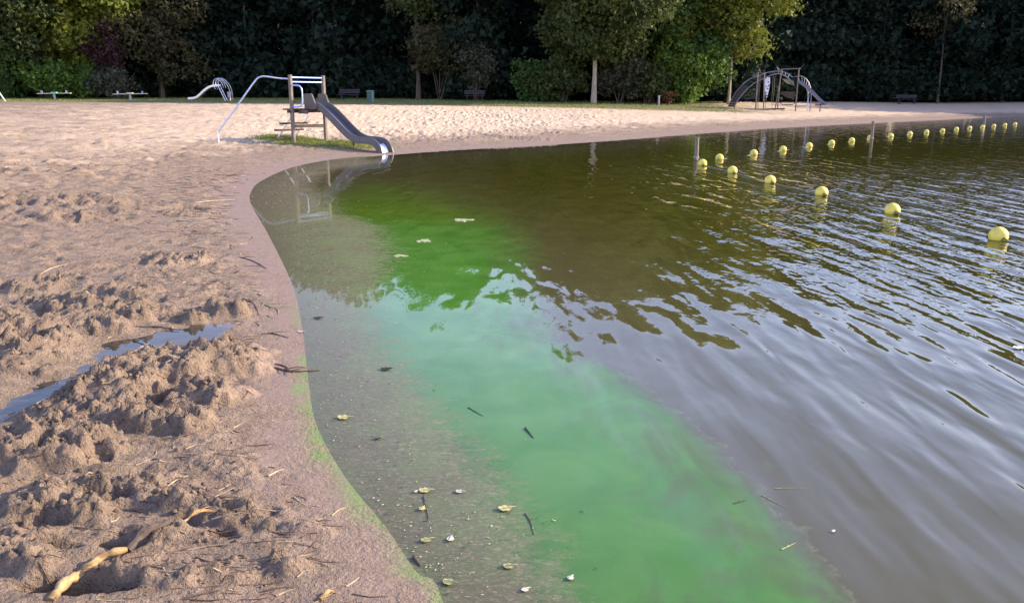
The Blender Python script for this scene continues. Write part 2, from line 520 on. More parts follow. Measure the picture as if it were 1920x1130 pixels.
def water_material():
    t = NT('lake_water')
    p = t.pos()
    sh = t.attr('shore'); al = t.attr('algae'); fm = t.attr('film'); rp = t.attr('ripple')
    n_big = t.noise(p, 2.2, 4, .6, .6); n_f = t.noise(p, 16, 4, .65, .8); n_ff = t.noise(p, 60, 3, .65)
    # ripples: long crests running almost away from the shore
    ang = R(-14)
    u1 = t.pos((1.0, .22, 1), (0, 0, ang)); u2 = t.pos((1.0, .24, 1), (0, 0, R(-22))); u3 = t.pos((1.0, .45, 1), (0, 0, R(4)))
    h = t.math('ADD', t.math('MULTIPLY', t.noise(u1, 3.0, .7, .4, .3), 1.0), t.math('MULTIPLY', t.noise(u2, 6.8, .7, .4, .3), .40))
    fine = t.math('MULTIPLY', t.noise(u3, 13.0, 1.5, .5), t.attr('chop'))
    h = t.math('ADD', h, t.math('MULTIPLY', fine, .11))
    nb = t.bump(h, .062, rp)
    # what hangs in the water: brown silty murk with painted tree reflection, and the green bloom
    e1 = t.math('ADD', al, t.math('MULTIPLY', t.math('SUBTRACT', n_big, .5), .42))
    e1 = t.math('ADD', e1, t.math('MULTIPLY', t.math('SUBTRACT', n_f, .5), .16))
    sf = t.attr('fray')
    crisp = t.rng(t.math('DIVIDE', e1, t.math('ADD', sf, .06)), -.8, 1.2)
    e2 = t.math('ADD', al, t.math('MULTIPLY', t.math('SUBTRACT', t.noise(t.pos((1, .45, 1), (0, 0, -.35)), 2.6, 5, .65, 1.8), .5), 1.7))
    softa = t.rng(t.math('DIVIDE', e2, t.math('ADD', sf, .6)), -.2, 1.0)
    a = t.math('ADD', t.math('MULTIPLY', crisp, .36), t.math('MULTIPLY', softa, .64))
    a = t.math('MULTIPLY', a, t.attr('bloom'))
    hold = t.math('MULTIPLY', t.rng(fm, .3, 1.0), t.rng(n_big, .3, .62, .74, .15))
    a = t.math('MULTIPLY', a, t.math('SUBTRACT', 1.0, hold))
    grn = t.mix(t.rng(n_big, .3, .7), (.054, .160, .018), (.080, .195, .030))
    far_g = t.mix(t.rng(n_big, .3, .7), (.062, .118, .008), (.090, .150, .014))
    grn = t.mix(t.rng(t.attr('fray'), .15, .9), grn, far_g)
    grn = t.mix(t.rng(t.noise(p, 95, 2, .6), .68, .74, 0, .35), grn, (.17, .24, .08))
    silt_and_reflection = t.mix(t.rng(n_big, .3, .7), (.042, .042, .005), (.066, .058, .008))  # golden tree reflection is put into the colour of this murk
    silt_and_reflection = t.mix(t.rng(sh, 1.0, 6.0), (.078, .068, .027), silt_and_reflection)
    body = t.mix(a, silt_and_reflection, grn)
    rim = t.math('SUBTRACT', 1.0, t.math('DIVIDE', t.math('ABSOLUTE', t.math('ADD', e1, .03)), .022), clamp=True)
    rim = t.math('MULTIPLY', rim, t.math('SUBTRACT', 1.0, t.rng(sf, 0, .12)))
    rim = t.math('MULTIPLY', rim, t.rng(n_f, .4, .65, .05, .5))
    body = t.mix(rim, body, (.17, .19, .09))
    # floating scum
    n_m = t.noise(t.pos((1, 1.6, 1), (0, 0, .5)), 5.0, 5, .65, 1.8)
    fx = t.math('ADD', fm, t.math('MULTIPLY', t.math('SUBTRACT', n_f, .5), .8))
    fx = t.math('ADD', fx, t.math('MULTIPLY', t.math('SUBTRACT', n_m, .5), 1.3))
    fx = t.rng(fx, .2, .75)
    streak = t.rng(t.noise(t.pos((1, 2.5, 1)), 26, 4, .7, 1.5), .45, .7)
    scum = t.mix(streak, (.160, .138, .090), (.31, .255, .180))
    scum = t.mix(t.rng(n_ff, .62, .72, 0, .55), scum, (.42, .38, .26))
    bfac = t.math('MULTIPLY', fx, t.rng(streak, 0, 1, .55, .92))
    body = t.mix(bfac, body, scum)
    dif = t.n('ShaderNodeBsdfDiffuse'); t.l(body, dif.inputs[0])
    # depth lets the bed show close to the edge
    tr = t.n('ShaderNodeBsdfTransparent'); tr.inputs[0].default_value = (.95, .95, .88, 1)
    dep = t.math('POWER', 2.718, t.math('MULTIPLY', sh, -2.6))
    dep = t.math('MULTIPLY', dep, t.math('SUBTRACT', 1.0, t.math('MULTIPLY', fx, .55)))
    dep = t.math('MULTIPLY', dep, .97)
    m1 = t.n('ShaderNodeMixShader'); t.l(dep, m1.inputs[0]); t.l(dif.outputs[0], m1.inputs[1]); t.l(tr.outputs[0], m1.inputs[2])
    gl = t.n('ShaderNodeBsdfGlossy'); gl.inputs['Roughness'].default_value = .025; t.l(nb, gl.inputs['Normal'])
    fr = t.n('ShaderNodeFresnel'); fr.inputs[0].default_value = 1.37; t.l(nb, fr.inputs[1])
    ff = t.math('MULTIPLY', fr.outputs[0], t.math('SUBTRACT', 1.0, t.math('MULTIPLY', bfac, .84)))
    m2 = t.n('ShaderNodeMixShader'); t.l(ff, m2.inputs[0]); t.l(m1.outputs[0], m2.inputs[1]); t.l(gl.outputs[0], m2.inputs[2])
    return t.done(m2.outputs[0])

def puddle_material():
    t = NT('puddle_water')
    p = t.pos()
    nb = t.bump(t.noise(p, 9, 2), .002)
    dif = t.n('ShaderNodeBsdfDiffuse'); dif.inputs[0].default_value = (.085, .068, .045, 1)
    tr = t.n('ShaderNodeBsdfTransparent'); tr.inputs[0].default_value = (.6, .55, .45, 1)
    m1 = t.n('ShaderNodeMixShader'); m1.inputs[0].default_value = .5; t.l(dif.outputs[0], m1.inputs[1]); t.l(tr.outputs[0], m1.inputs[2])
    gl = t.n('ShaderNodeBsdfGlossy'); gl.inputs['Roughness'].default_value = .02; t.l(nb, gl.inputs['Normal'])
    fr = t.n('ShaderNodeFresnel'); fr.inputs[0].default_value = 1.33; t.l(nb, fr.inputs[1])
    m2 = t.n('ShaderNodeMixShader'); t.l(fr.outputs[0], m2.inputs[0]); t.l(m1.outputs[0], m2.inputs[1]); t.l(gl.outputs[0], m2.inputs[2])
    return t.done(m2.outputs[0])

def leaf_material(name, c0, c1, trans=.4, scale=.55, spec=.25):
    t = NT(name)
    p = t.pos()
    a = t.rng(t.noise(p, scale, 3, .6), .3, .7); b = t.rng(t.noise(p, 4.5, 2, .6), .3, .7)
    col = t.mix(a, c0, c1)
    col = t.mix(t.math('MULTIPLY', b, .45), col, tuple(x * 1.6 for x in c1))
    pr = t.principled(col, .6, spec)
    tl = t.n('ShaderNodeBsdfTranslucent'); t.l(col, tl.inputs[0])
    m = t.n('ShaderNodeMixShader'); m.inputs[0].default_value = trans
    t.l(pr, m.inputs[1]); t.l(tl.outputs[0], m.inputs[2])
    return t.done(m.outputs[0])

M['sand'] = sand_material()
M['water'] = water_material()
M['puddle'] = puddle_material()
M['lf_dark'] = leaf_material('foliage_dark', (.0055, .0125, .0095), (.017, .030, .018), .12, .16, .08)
M['lf_green'] = leaf_material('foliage_green', (0.036, 0.075, 0.018), (0.067, 0.122, 0.026))
M['lf_mid'] = leaf_material('foliage_mid_green', (0.040, 0.062, 0.019), (0.076, 0.101, 0.029))
M['lf_bright'] = leaf_material('foliage_bright_green', (0.063, 0.127, 0.022), (0.116, 0.182, 0.029))
M['lf_yellow'] = leaf_material('foliage_yellowing', (0.090, 0.120, 0.018), (0.161, 0.177, 0.024))
M['lf_gold'] = leaf_material('foliage_golden', (0.117, 0.101, 0.017), (0.195, 0.156, 0.027))
M['lf_grey'] = leaf_material('foliage_greyish', (0.047, 0.053, 0.031), (0.086, 0.090, 0.055))
M['lf_olive'] = leaf_material('foliage_olive', (0.047, 0.047, 0.019), (0.086, 0.078, 0.031))
M['lf_purple'] = leaf_material('foliage_purple', (.028, .014, .014), (.058, .024, .026))
M['lf_red'] = leaf_material('foliage_red', (.06, .016, .012), (.10, .03, .02))
M['grass'] = leaf_material('grass_blades', (.10, .135, .03), (.19, .21, .055), .3, 1.2)

# ------------------------------------------------------------------ beach and lake bed, one sheet to the horizon
def axis(segs):
    out = []
    for a, b, d0, d1 in segs:
        v = a
        while v < b - 1e-6:
            out.append(v)
            f = (v - a) / (b - a)
            v += d0 * (d1 / d0) ** f
    out.append(segs[-1][1])
    return np.array(out)

xs = axis([(-230, -32, 9, .30), (-32, -13, .20, .12), (-13, -4.6, .11, .022), (-4.6, -3.2, .021, .0142), (-3.2, .5, .0142, .0142), (.5, 1.0, .015, .04), (1.0, 9, .04, .16), (9, 40, .17, .4), (40, 240, .5, 12)])
ysg = [(-25, 0, 3, .4), (0, 2.2, .35, .03), (2.2, 3.75, .0135, .0135)]
ys = list(axis(ysg)); v = ys.pop()
while v < 75:
    ys.append(v); v += max(.0135, .0036 * v) if v < 9 else .0050 * v
while v < 400:
    ys.append(v); v += .012 * v
ys = np.array(ys)
X, Y = np.meshgrid(xs, ys)
S = shore_sd(X.ravel(), Y.ravel()).reshape(X.shape)
Zb = sand_z(X.ravel(), Y.ravel(), S.ravel()).reshape(X.shape)
nx, ny = len(xs), len(ys)
idx = np.arange(nx * ny).reshape(ny, nx)
Q = np.stack([idx[:-1, :-1], idx[:-1, 1:], idx[1:, 1:], idx[1:, :-1]], -1)
keep = (np.maximum.reduce([S[:-1, :-1], S[:-1, 1:], S[1:, 1:], S[1:, :-1]]) > -2.2)
F = Q[keep]
used = np.zeros(nx * ny, bool); used[F.ravel()] = True
remap = np.cumsum(used) - 1
V = np.stack([X.ravel(), Y.ravel(), Zb.ravel()], -1)[used]
me = mesh_np('beach', V, remap[F])
x, y, s, z = X.ravel()[used], Y.ravel()[used], S.ravel()[used], Zb.ravel()[used]
def put_attr(me, name, v):
    a = me.attributes.new(name, 'FLOAT', 'POINT'); a.data.foreach_set('value', np.asarray(v, np.float32))
nz = fbm(x * .7, y * .7, 101, 3)
damp = 1 - sstep(8, 30, y + 5 * nz - 1.2 * np.maximum(s - 3, 0)) * sstep(2.0, 6.5, s + 1.2 * nz)
wet = 1 - sstep(.04 + .022 * np.clip(y - 3, 0, 10), .42 + .022 * np.clip(y - 3, 0, 10), s + .2 * fbm(x * 2.2, y * 2.2, 103, 3) - .02 * np.clip(y - 10, 0, 40))
green = np.exp(-((s - .005 + .05 * fbm(x * 3.5, y * 3.5, 107, 3)) / .06) ** 2) * sstep(-.35, .1, fbm(x * 1.1, y * 1.1, 105, 2) + .1) * (1 - sstep(5.6, 7.4, y))
litter = np.exp(-((s - .72 - .03 * y) / (.42 + .03 * y)) ** 2) * (1 - sstep(22, 40, y)) + .35 * sstep(.5, 1, s) * (1 - sstep(6, 12, y)) + .35 * sstep(1.5, 3, s) * (1 - sstep(40, 60, y))
for c_, w_ in ((.10, .012), (.24, .016), (.37, .02)):            # lines of fine litter left by the ripples
    litter = litter + .9 * np.exp(-((s - c_ - .012 * y - .09 * fbm(x * 1.6, y * 1.6, 109, 3)) / (w_ * (1 + .12 * y))) ** 2) * sstep(-.2, .25, fbm(x * 2, y * 2, int(c_ * 100), 2)) * (1 - sstep(22, 30, y))
wet = wet * (.62 + .38 * sstep(-.3, .4, fbm(x * 2.4, y * 2.4, 111, 3)))
turf = sstep(63, 66.5, y + 1.0 * nz) * (1 - sstep(14, 24, x)) + sstep(97, 99, y + nz) * sstep(14, 24, x)
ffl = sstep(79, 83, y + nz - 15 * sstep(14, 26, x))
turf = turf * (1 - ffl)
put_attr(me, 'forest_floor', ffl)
gm = np.array([ground_hit(572, 268)[:2], ground_hit(650, 272)[:2]])
for n_, v_ in (('damp', damp), ('wet', wet), ('green', green), ('litter', litter), ('turf', turf)):
    put_attr(me, n_, v_)
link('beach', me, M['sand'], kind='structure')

bedm = MB(); bedm.plate([(-20, -25, -1.6), (240, -25, -1.6), (240, 110, -1.6), (-20, 110, -1.6)], (0, 0, .02)); bedm.build('lake_bed', M['concrete'], smooth=False, kind='structure')

# ------------------------------------------------------------------ lake surface
wx = axis([(-9, -5.6, .25, .08), (-5.6, 3, .05, .06), (3, 12, .1, .4), (12, 150, .6, 6)])
wy = axis([(-7, 1.5, 1.2, .1), (1.5, 14, .05, .09), (14, 30, .12, .4), (30, 82, .5, 1)])
WX, WY = np.meshgrid(wx, wy)
wxr, wyr = WX.ravel(), WY.ravel()
ws = -shore_sd(wxr, wyr)
idx = np.arange(len(wxr)).reshape(WX.shape)
Q = np.stack([idx[:-1, :-1], idx[:-1, 1:], idx[1:, 1:], idx[1:, :-1]], -1).reshape(-1, 4)
F = Q[ws[Q].max(1) > -.35]
used = np.zeros(len(wxr), bool); used[F.ravel()] = True
remap = np.cumsum(used) - 1
wv = np.stack([wxr, wyr, np.zeros_like(wxr)], -1)[used]
me = mesh_np('lake_water', wv, remap[F])
x, y, s = wv[:, 0], wv[:, 1], ws[used]
AL_PX = [(600, 345), (700, 335), (800, 342), (880, 358), (950, 400), (990, 440), (1003, 490), (1008, 540), (1012, 580), (1040, 630), (1125, 685), (1220, 735),
         (1285, 785), (1335, 840), (1425, 930), (1490, 1010), (1560, 1130), (1600, 1250), (1000, 1250), (760, 1130), (560, 800), (520, 560), (450, 400)]
AL = np.array([on_plane(*p)[:2] for p in AL_PX])
asd = seg_dist(x, y, AL, True) * np.where(inside(x, y, AL), 1, -1)
fray = .35 * sstep(7, 11, y) + 1.3 * sstep(10.5, 16, y)      # the edge of the bloom frays farther out
bloom = 1.0 - .45 * sstep(11, 18, y)
FM_PX = [(1075, 1250), (1060, 1130), (1010, 1010), (930, 900), (850, 800), (780, 720), (715, 640), (690, 585), (715, 530), (735, 475), (710, 425), (630, 400), (585, 350),
         (615, 320), (720, 303), (640, 285), (400, 330), (400, 450), (500, 800), (700, 1250)]
FMP = np.array([on_plane(*p)[:2] for p in FM_PX])
fsd = seg_dist(x, y, FMP, True) * np.where(inside(x, y, FMP), 1, -1)
film = np.clip(.5 + fsd / (.34 + .05 * y), 0, 1)
rip = (.12 + .88 * sstep(.1, 2.2, s * 1.0 + .4 * (x + 1.0)) * 1.0)
rip *= (.42 + .58 * sstep(-.5, 3.2, x - .06 * y)) * (1 - .75 * film)
rip *= 1 - .82 * sstep(13, 28, y)
rip *= 1 - .15 * (1 - sstep(3.0, 5.5, y))
chop = .25 + 1.3 * sstep(5, 9, y) * sstep(0, 4, x)
for n_, v_ in (('shore', np.maximum(s, 0)), ('algae', asd), ('fray', fray), ('bloom', bloom), ('film', film), ('ripple', np.clip(rip, 0, 1)), ('chop', chop)):
    put_attr(me, n_, v_)
link('lake_water', me, M['water'], kind='structure')

# puddle lying in the trench
pc = TRENCH
pv = []; pf = []
tr = np.array(catmull([np.append(p, 0) for p in pc], 4))
for i, p in enumerate(tr):
    t_ = tr[min(i + 1, len(tr) - 1)] - tr[max(i - 1, 0)]
    nrm = np.array([-t_[1], t_[0]]) / (np.hypot(t_[0], t_[1]) + 1e-9)
    pv += [(p[0] + nrm[0] * .3, p[1] + nrm[1] * .3, PUDDLE_Z), (p[0] - nrm[0] * .3, p[1] - nrm[1] * .3, PUDDLE_Z)]
    if i:
        pf.append((2 * i - 2, 2 * i - 1, 2 * i + 1, 2 * i))
link('puddle', mesh_np('puddle', pv, pf), M['puddle'], kind='structure')

# ------------------------------------------------------------------ forest, trees and shrubs
def leaf_quads(centres, size, up=.35, jit=.35):
    n = len(centres)
    nrm = rng.normal(size=(n, 3)); nrm[:, 2] += up
    nrm /= np.linalg.norm(nrm, axis=1)[:, None]
    a = np.cross(nrm, rng.normal(size=(n, 3))); a /= np.linalg.norm(a, axis=1)[:, None] + 1e-9
    b = np.cross(nrm, a)
    s1 = (size * (1 + jit * rng.uniform(-1, 1, n)))[:, None]
    s2 = s1 * rng.uniform(.45, .8, n)[:, None]
    bend = nrm * s1 * .18
    v = np.stack([centres + a * s1 * 1.15 - bend, centres + b * s2 * 1.35 - a * s1 * .45, centres - b * s2 * 1.35 - a * s1 * .45], 1).reshape(-1, 3)
    f = np.arange(3 * n).reshape(n, 3)
    return v, f

def cloud(blobs, per, spread, dens=1.0, shell=(.55, 1.05)):
    """leaf centres gathered in sprays near the skins of several ellipsoids"""
    out = []
    for cx, cy, cz, rx, ry, rz in blobs:
        area = 4 * math.pi * ((rx * ry) ** 1.6 / 3 + (rx * rz) ** 1.6 / 3 + (ry * rz) ** 1.6 / 3) ** (1 / 1.6)
        k = max(4, int(area * dens))
        d = rng.normal(size=(k, 3)); d /= np.linalg.norm(d, axis=1)[:, None]
        r = rng.uniform(shell[0], shell[1], k) ** .7
        c = d * r[:, None] * np.array([rx, ry, rz]) + np.array([cx, cy, cz])
        m = max(2, int(per))
        p = np.repeat(c, m, 0) + rng.normal(size=(k * m, 3)) * np.array([spread, spread, spread * .6])
        out.append(p)
    return np.concatenate(out)

def crown_blobs(h0, h1, r, n, lean=(0, 0), flat=1.0):
    bl = []
    for i in range(n):
        f = (i + .5) / n
        z = h0 + (h1 - h0) * f
        env = r * math.sin(math.pi * (.12 + .80 * f)) ** .7
        a = i * 2.4 + rng.uniform(-.5, .5)
        q = env * rng.uniform(.2, .85)
        rr = r * rng.uniform(.33, .60)
        bl.append((math.cos(a) * q + lean[0] * f, math.sin(a) * q * .8 + lean[1] * f, z, rr, rr, rr * rng.uniform(.65, .95) * flat))
    return bl

def trunk_mb(h, r, blobs, lean=0.0, limbs=5):
    b = MB()
    pts = []; rs = []
    for i in range(7):
        f = i / 6
        pts.append((lean * f * f + .12 * math.sin(i * 1.7) * f, .08 * math.cos(i * 2.1) * f, -.15 + (h + .15) * f)); rs.append(r * (1.35 if i == 0 else 1.0 - .62 * f))
    b.tube(pts, rs, 8)
    top = Vector(pts[-1])
    for k in range(min(limbs, len(blobs))):
        c = Vector(blobs[k * len(blobs) // max(1, limbs)][:3])
        st = Vector(pts[3 + k % 4]); mid = (st + c) / 2 + Vector((0, 0, -.25))
        b.tube([st, mid, c], [r * .42, r * .28, r * .08], 6)
    return b

TREES = {}
def tree(name, label, cat, px, depth, h, r, leaf, n=9, h0=2.0, size=.17, per=26, spread=.45, dens=.9, trunk_r=.2, bark='bark', lean=0.0, group=None, yscale=1.0):
    loc = at_depth(px, depth)
    t = thing(name, label, cat, loc, rng.uniform(-.2, .2), group)
    bl = crown_blobs(h0 + r * .25, h - r * .35, r, n, (lean, 0))
    bl = [(a, b * yscale, c, d, e * yscale, f) for a, b, c, d, e, f in bl]
    p = cloud(bl, per, spread, dens)
    p = p[p[:, 2] > max(.1, h0 - .8)]
    v, f = leaf_quads(p, size)
    link('crown', mesh_np('crown', v, f, False), M[leaf], t)
    trunk_mb(h * .8, trunk_r, bl, lean).build('trunk', M[bark], t)
    return t
def shrub(name, label, px, depth, h, r, leaf, cat='shrub', size=.13, per=24, dens=1.6, n=7, group=None, spread=.3):
    loc = at_depth(px, depth)
    t = thing(name, label, cat, loc, 0, group)
    bl = []
    for i in range(n):
        a = i * 2.4; q = r * rng.uniform(.1, .62); z = h * rng.uniform(.25, .74)
        rr = r * rng.uniform(.34, .55)
        bl.append((math.cos(a) * q, math.sin(a) * q * .7, z, rr, rr * .8, min(rr, h * .3)))
    p = cloud(bl, per, spread, dens, (.6, 1.05)); p = p[p[:, 2] > .03]
    v, f = leaf_quads(p, size)
    link('foliage', mesh_np('foliage', v, f, False), M[leaf], t)
    b = MB()
    for k in range(6):
        c = Vector(bl[k % n][:3]); b.tube([(.15 * math.cos(k), .15 * math.sin(k), -.1), c * .5 + Vector((0, 0, .1)), c], [.05, .035, .012], 5)
    b.build('stem', M['bark'], t)
    return t

G_L = 'trees along the far left bank'; G_S = 'shrubs at the foot of the forest'; G_R = 'trees standing out in front of the forest on the right'
tree('leafy_tree', 'tall grey-green leafy tree at the left end, above the row of low bushes', 'tree', 45, 77, 17, 6.2, 'lf_mid', 16, 1.6, per=34, dens=1.1, size=.19, group=G_L, trunk_r=.25)
tree('leafy_tree', 'tall yellow-green tree behind the purple-leaved bush', 'tree', 158, 77.5, 17, 4.6, 'lf_yellow', 15, 2.6, per=34, dens=1.2, size=.19, group=G_L, trunk_r=.25)
tree('leafy_tree', 'open olive-toned tree just right of the purple-leaved bush', 'tree', 305, 80, 17, 5.0, 'lf_olive', 13, 1.6, per=26, dens=.9, group=G_L)
tree('purple_tree', 'small purple-leaved tree standing between the yellow-green tree and the olive tree', 'tree', 207, 75.5, 5.9, 1.6, 'lf_purple', 7, 2.3, .13, 24, .35, 1.5, .08, group=G_L)
shrub('leafy_shrub', 'tall pale shrub at the very left edge behind the white pole', 10, 75.5, 5.4, 3.0, 'lf_green', group=G_S, size=.16)
shrub('leafy_shrub', 'low bright shrub behind the seesaw with the turquoise centre', 95, 75, 3.3, 2.5, 'lf_bright', group=G_S, size=.16)
shrub('leafy_shrub', 'low green shrub filling the gap between the two seesaws', 158, 75.5, 2.8, 2.2, 'lf_bright', group=G_S, size=.15)
shrub('leafy_shrub', 'grey-green shrub beneath the purple-leaved tree, behind the pale seesaw', 210, 75, 3.6, 1.9, 'lf_grey', group=G_S, size=.15)
tree('leafy_tree', 'tree with a lit yellow-green spray high above the green bin', 'tree', 785, 80, 17.5, 4.2, 'lf_mid', 11, 6.4, per=22, dens=.7, group=G_R)
shrub('dark_shrub', 'dark olive shrub rising in the shade right of the green bin', 825, 79, 7.6, 3.0, 'lf_olive', size=.17, dens=1.4, n=10, group=G_S)
shrub('dark_shrub', 'greyish thin shrub in the shade left of the pale-trunked tree', 892, 77, 5.6, 2.4, 'lf_grey', dens=1.2, size=.15, group=G_S)
tree('pale_trunk_tree', 'broad dark-crowned tree with a leaning pale trunk on the grass edge', 'tree', 1113, 74, 17, 6.6, 'lf_mid', 17, 3.7, per=32, dens=1.0, size=.19, trunk_r=.20, bark='pale_bark', lean=.6, group=G_R)
tree('golden_tree', 'golden autumn tree right of the pale-trunked tree', 'tree', 1222, 77.5, 17.5, 3.9, 'lf_yellow', 13, 4.6, per=30, dens=1.2, size=.19, group=G_R)
tree('green_tree', 'fresh green tree between the golden tree and the thin-trunked yellowing tree', 'tree', 1292, 79, 17, 4.8, 'lf_green', 16, 1.0, per=34, dens=1.2, size=.19, group=G_R)
tree('thin_trunk_tree', 'yellowing tree on a bare thin trunk beside the climbing frame', 'tree', 1366, 78, 16.5, 4.2, 'lf_yellow', 13, 3.7, per=30, dens=1.0, trunk_r=.12, bark='pale_bark', lean=.3, group=G_R)
shrub('round_shrub', 'large round bright shrub beneath the fresh green tree', 1285, 76, 5.8, 2.9, 'lf_bright', size=.17, dens=1.8, n=11, group=G_S)
shrub('leafy_shrub', 'dark shrub left of the pale tree trunk', 1055, 75.5, 4.4, 2.4, 'lf_mid', group=G_S, size=.16, dens=2)
shrub('leafy_shrub', 'low dim shrub at the dark edge, far left of the pale tree trunk', 995, 76, 3.6, 2.3, 'lf_green', group=G_S, size=.16)
shrub('leafy_shrub', 'grey-green shrub just right of the pale tree trunk', 1160, 75.3, 4.0, 2.1, 'lf_grey', group=G_S, size=.16, dens=2)
shrub('leafy_shrub', 'green shrub behind the pale marker post', 1212, 75.8, 5.6, 2.5, 'lf_mid', group=G_S, size=.17, dens=2)
shrub('red_shrub', 'small red-leaved bush beside the pale marker post', 1252, 73.6, 1.1, .55, 'lf_red', size=.08, per=16, n=5, spread=.14, dens=5)
tree('bare_trunk_tree', 'tree with several thin pale stems showing in the dark forest on the right', 'tree', 1757, 94, 18, 3.8, 'lf_olive', 8, 5.5, per=16, dens=.6, trunk_r=.11, group=G_R)

fp = []; tb = MB()
def forest_tree(x_, y_, h, r, h0=.4, per=14, dens=1.2):
    bl = crown_blobs(h0 + r * .3, h - r * .4, r, 8)
    p = cloud(bl, per, .7, dens)
    fp.append(p[p[:, 2] > .05] + np.array([x_, y_, 1.45]))
def edge_y(x_):
    return 84 + 14 * float(sstep(18, 34, np.array([x_]))[0]) + 1.0 * math.sin(x_ * .35)
gx = -86
while gx < 118:
    for row in range(5):
        yy = edge_y(gx) + row * 4.6 + rng.uniform(-2.2, 2.2) + 1.5 * math.sin(gx * .9)
        hh = rng.uniform(14.8, 17.6) + row * .8
        xx = gx + rng.uniform(-1.3, 1.3)
        forest_tree(xx, yy, hh, rng.uniform(2.7, 4.2), per=(20, 9, 7, 6, 6)[row] if -62 < xx < 72 else 6, dens=.85)
        if row in (0, 1):
            tb.tube([(xx, yy, 1.0), (xx + .2, yy, 7), (xx + rng.uniform(-.8, .8), yy, 13)], [.2, .14, .06], 6)
        if row < 2:
            for q in (-1.3, 1.3):
                forest_tree(xx + q + rng.uniform(-.6, .6), yy - .5, rng.uniform(2.4, 5.5), 1.9, 0, 13, 1.1)
    gx += 4.4
# the wood goes on round the right-hand bank
for k in range(40):
    xx = 63 + k % 20 * 2.6 + rng.uniform(-1, 1); yy = 88 - (k % 20) * .8 + (k // 20) * 6 + rng.uniform(-1, 1)
    forest_tree(xx, yy, rng.uniform(14, 17.5), 3.8, per=6, dens=.8)
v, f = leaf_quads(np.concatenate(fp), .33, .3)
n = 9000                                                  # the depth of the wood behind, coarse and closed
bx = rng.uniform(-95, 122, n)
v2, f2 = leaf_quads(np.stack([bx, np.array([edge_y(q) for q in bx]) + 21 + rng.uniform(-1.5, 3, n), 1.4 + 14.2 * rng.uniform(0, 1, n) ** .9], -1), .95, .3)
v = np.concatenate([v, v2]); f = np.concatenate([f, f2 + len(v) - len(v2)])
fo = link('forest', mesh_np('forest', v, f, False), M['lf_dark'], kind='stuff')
fo['label'] = 'dark wall of shaded forest closing the view behind the beach'
o = tb.build('forest_trunks', M['bark'], kind='stuff'); o['label'] = 'dim trunks inside the shaded forest'

# ------------------------------------------------------------------ water slide on the shore
gA = ground_hit(551, 268); 
def P3(px, depth_axis, zz):
    return Vector(((px - 960) / FPX * depth_axis, 0, zz))
slide_c = Vector((gA[0] + .42, gA[1] + .5, 0)); slide_c.z = float(base_z(np.array([slide_c.x]), np.array([slide_c.y]), shore_sd(np.array([slide_c.x]), np.array([slide_c.y])))[0])
DU = Vector((.80, -.60, 0)); DV = Vector((.60, .80, 0))
RZ = math.atan2(DU.y, DU.x)
sl = thing('water_slide', 'grey plastic water slide on wooden posts, running from the grassy sand mound into the lake', 'slide', slide_c, RZ)
HW = .68
for v_, zt in ((-HW, 2.13), (HW, 2.13)):
    MB().beam((0, v_, -.35), (0, v_, zt), .105, .105, (1, 0, 0)).build('post', M['timber'], sl)
b = MB(); b.beam((-.02, -HW - .16, .99), (-.02, HW + .1, .99), .07, .09); b.build('beam', M['dark_timber'], sl)
for k in range(4):
    MB().beam((-.45 + .2 * k, -.62, 1.055), (-.45 + .2 * k, .62, 1.055), .17, .045).build('platform_board', M['dark_timber'], sl)
MB().beam((.12, -.5, .98), (.55, -.5, .98), .05, .12).build('bracket', M['grey_plastic'], sl)
MB().beam((0, -HW, .52), (0, HW, .52), .05, .10).build('cross_beam', M['dark_timber'], sl)
for zz in (2.05, 1.91):
    MB().tube([(0, -HW + .05, zz), (0, HW - .05, zz)], .022, 8).build('rail', M['blue_steel'], sl)
def bend(pts, n=5):
    return [Vector(p) for p in catmull(pts, n)]
MB().tube(bend([(.05, -HW, 1.80), (.25, -HW + .02, 1.80), (.38, -HW + .06, 1.77), (.44, -HW + .08, 1.64), (.44, -HW + .08, 1.3), (.40, -HW + .06, 1.17), (.25, -HW + .02, 1.14), (.05, -HW, 1.14)]), .024, 8).build('side_rail', M['blue_steel'], sl)
# hand rail down to the sand: worked out in the place, then brought into the slide's own axes
inv = Matrix.Translation(slide_c) @ Matrix.Rotation(RZ, 4, 'Z'); inv = inv.inverted()
foot = on_sand(410, 268); A_ = Vector((gA[0], gA[1], 0))
def hr(fr, zz):
    p = A_.lerp(Vector((foot.x, foot.y, 0)), fr); return inv @ Vector((p.x, p.y, zz))
zt = slide_c.z
MB().tube(bend([hr(.0, zt + 2.0), hr(.16, zt + 2.02), hr(.33, zt + 2.07), hr(.40, zt + 2.05), hr(.47, zt + 1.93), hr(.70, zt + 1.25), hr(.92, zt + .60), hr(.985, zt + .42), hr(1.0, zt + .30), hr(1.0, zt - .12)], 4), .027, 8).build('hand_rail', M['steel'], sl)
# steps on the landward side
for k, (uu, zz, v0, v1) in enumerate(((-.55, .60, -.70, .30), (-.80, .38, -.72, .34), (-1.02, .12, -.66, .10))):
    MB().beam((uu, v0, zz), (uu, v1, zz), .22, .055).build('step', M['dark_timber'], sl)
for vv in (-.5, .2):
    MB().beam((-.3, vv, .84), (-1.12, vv, .03), .03, .06).build('stringer', M['steel'], sl)
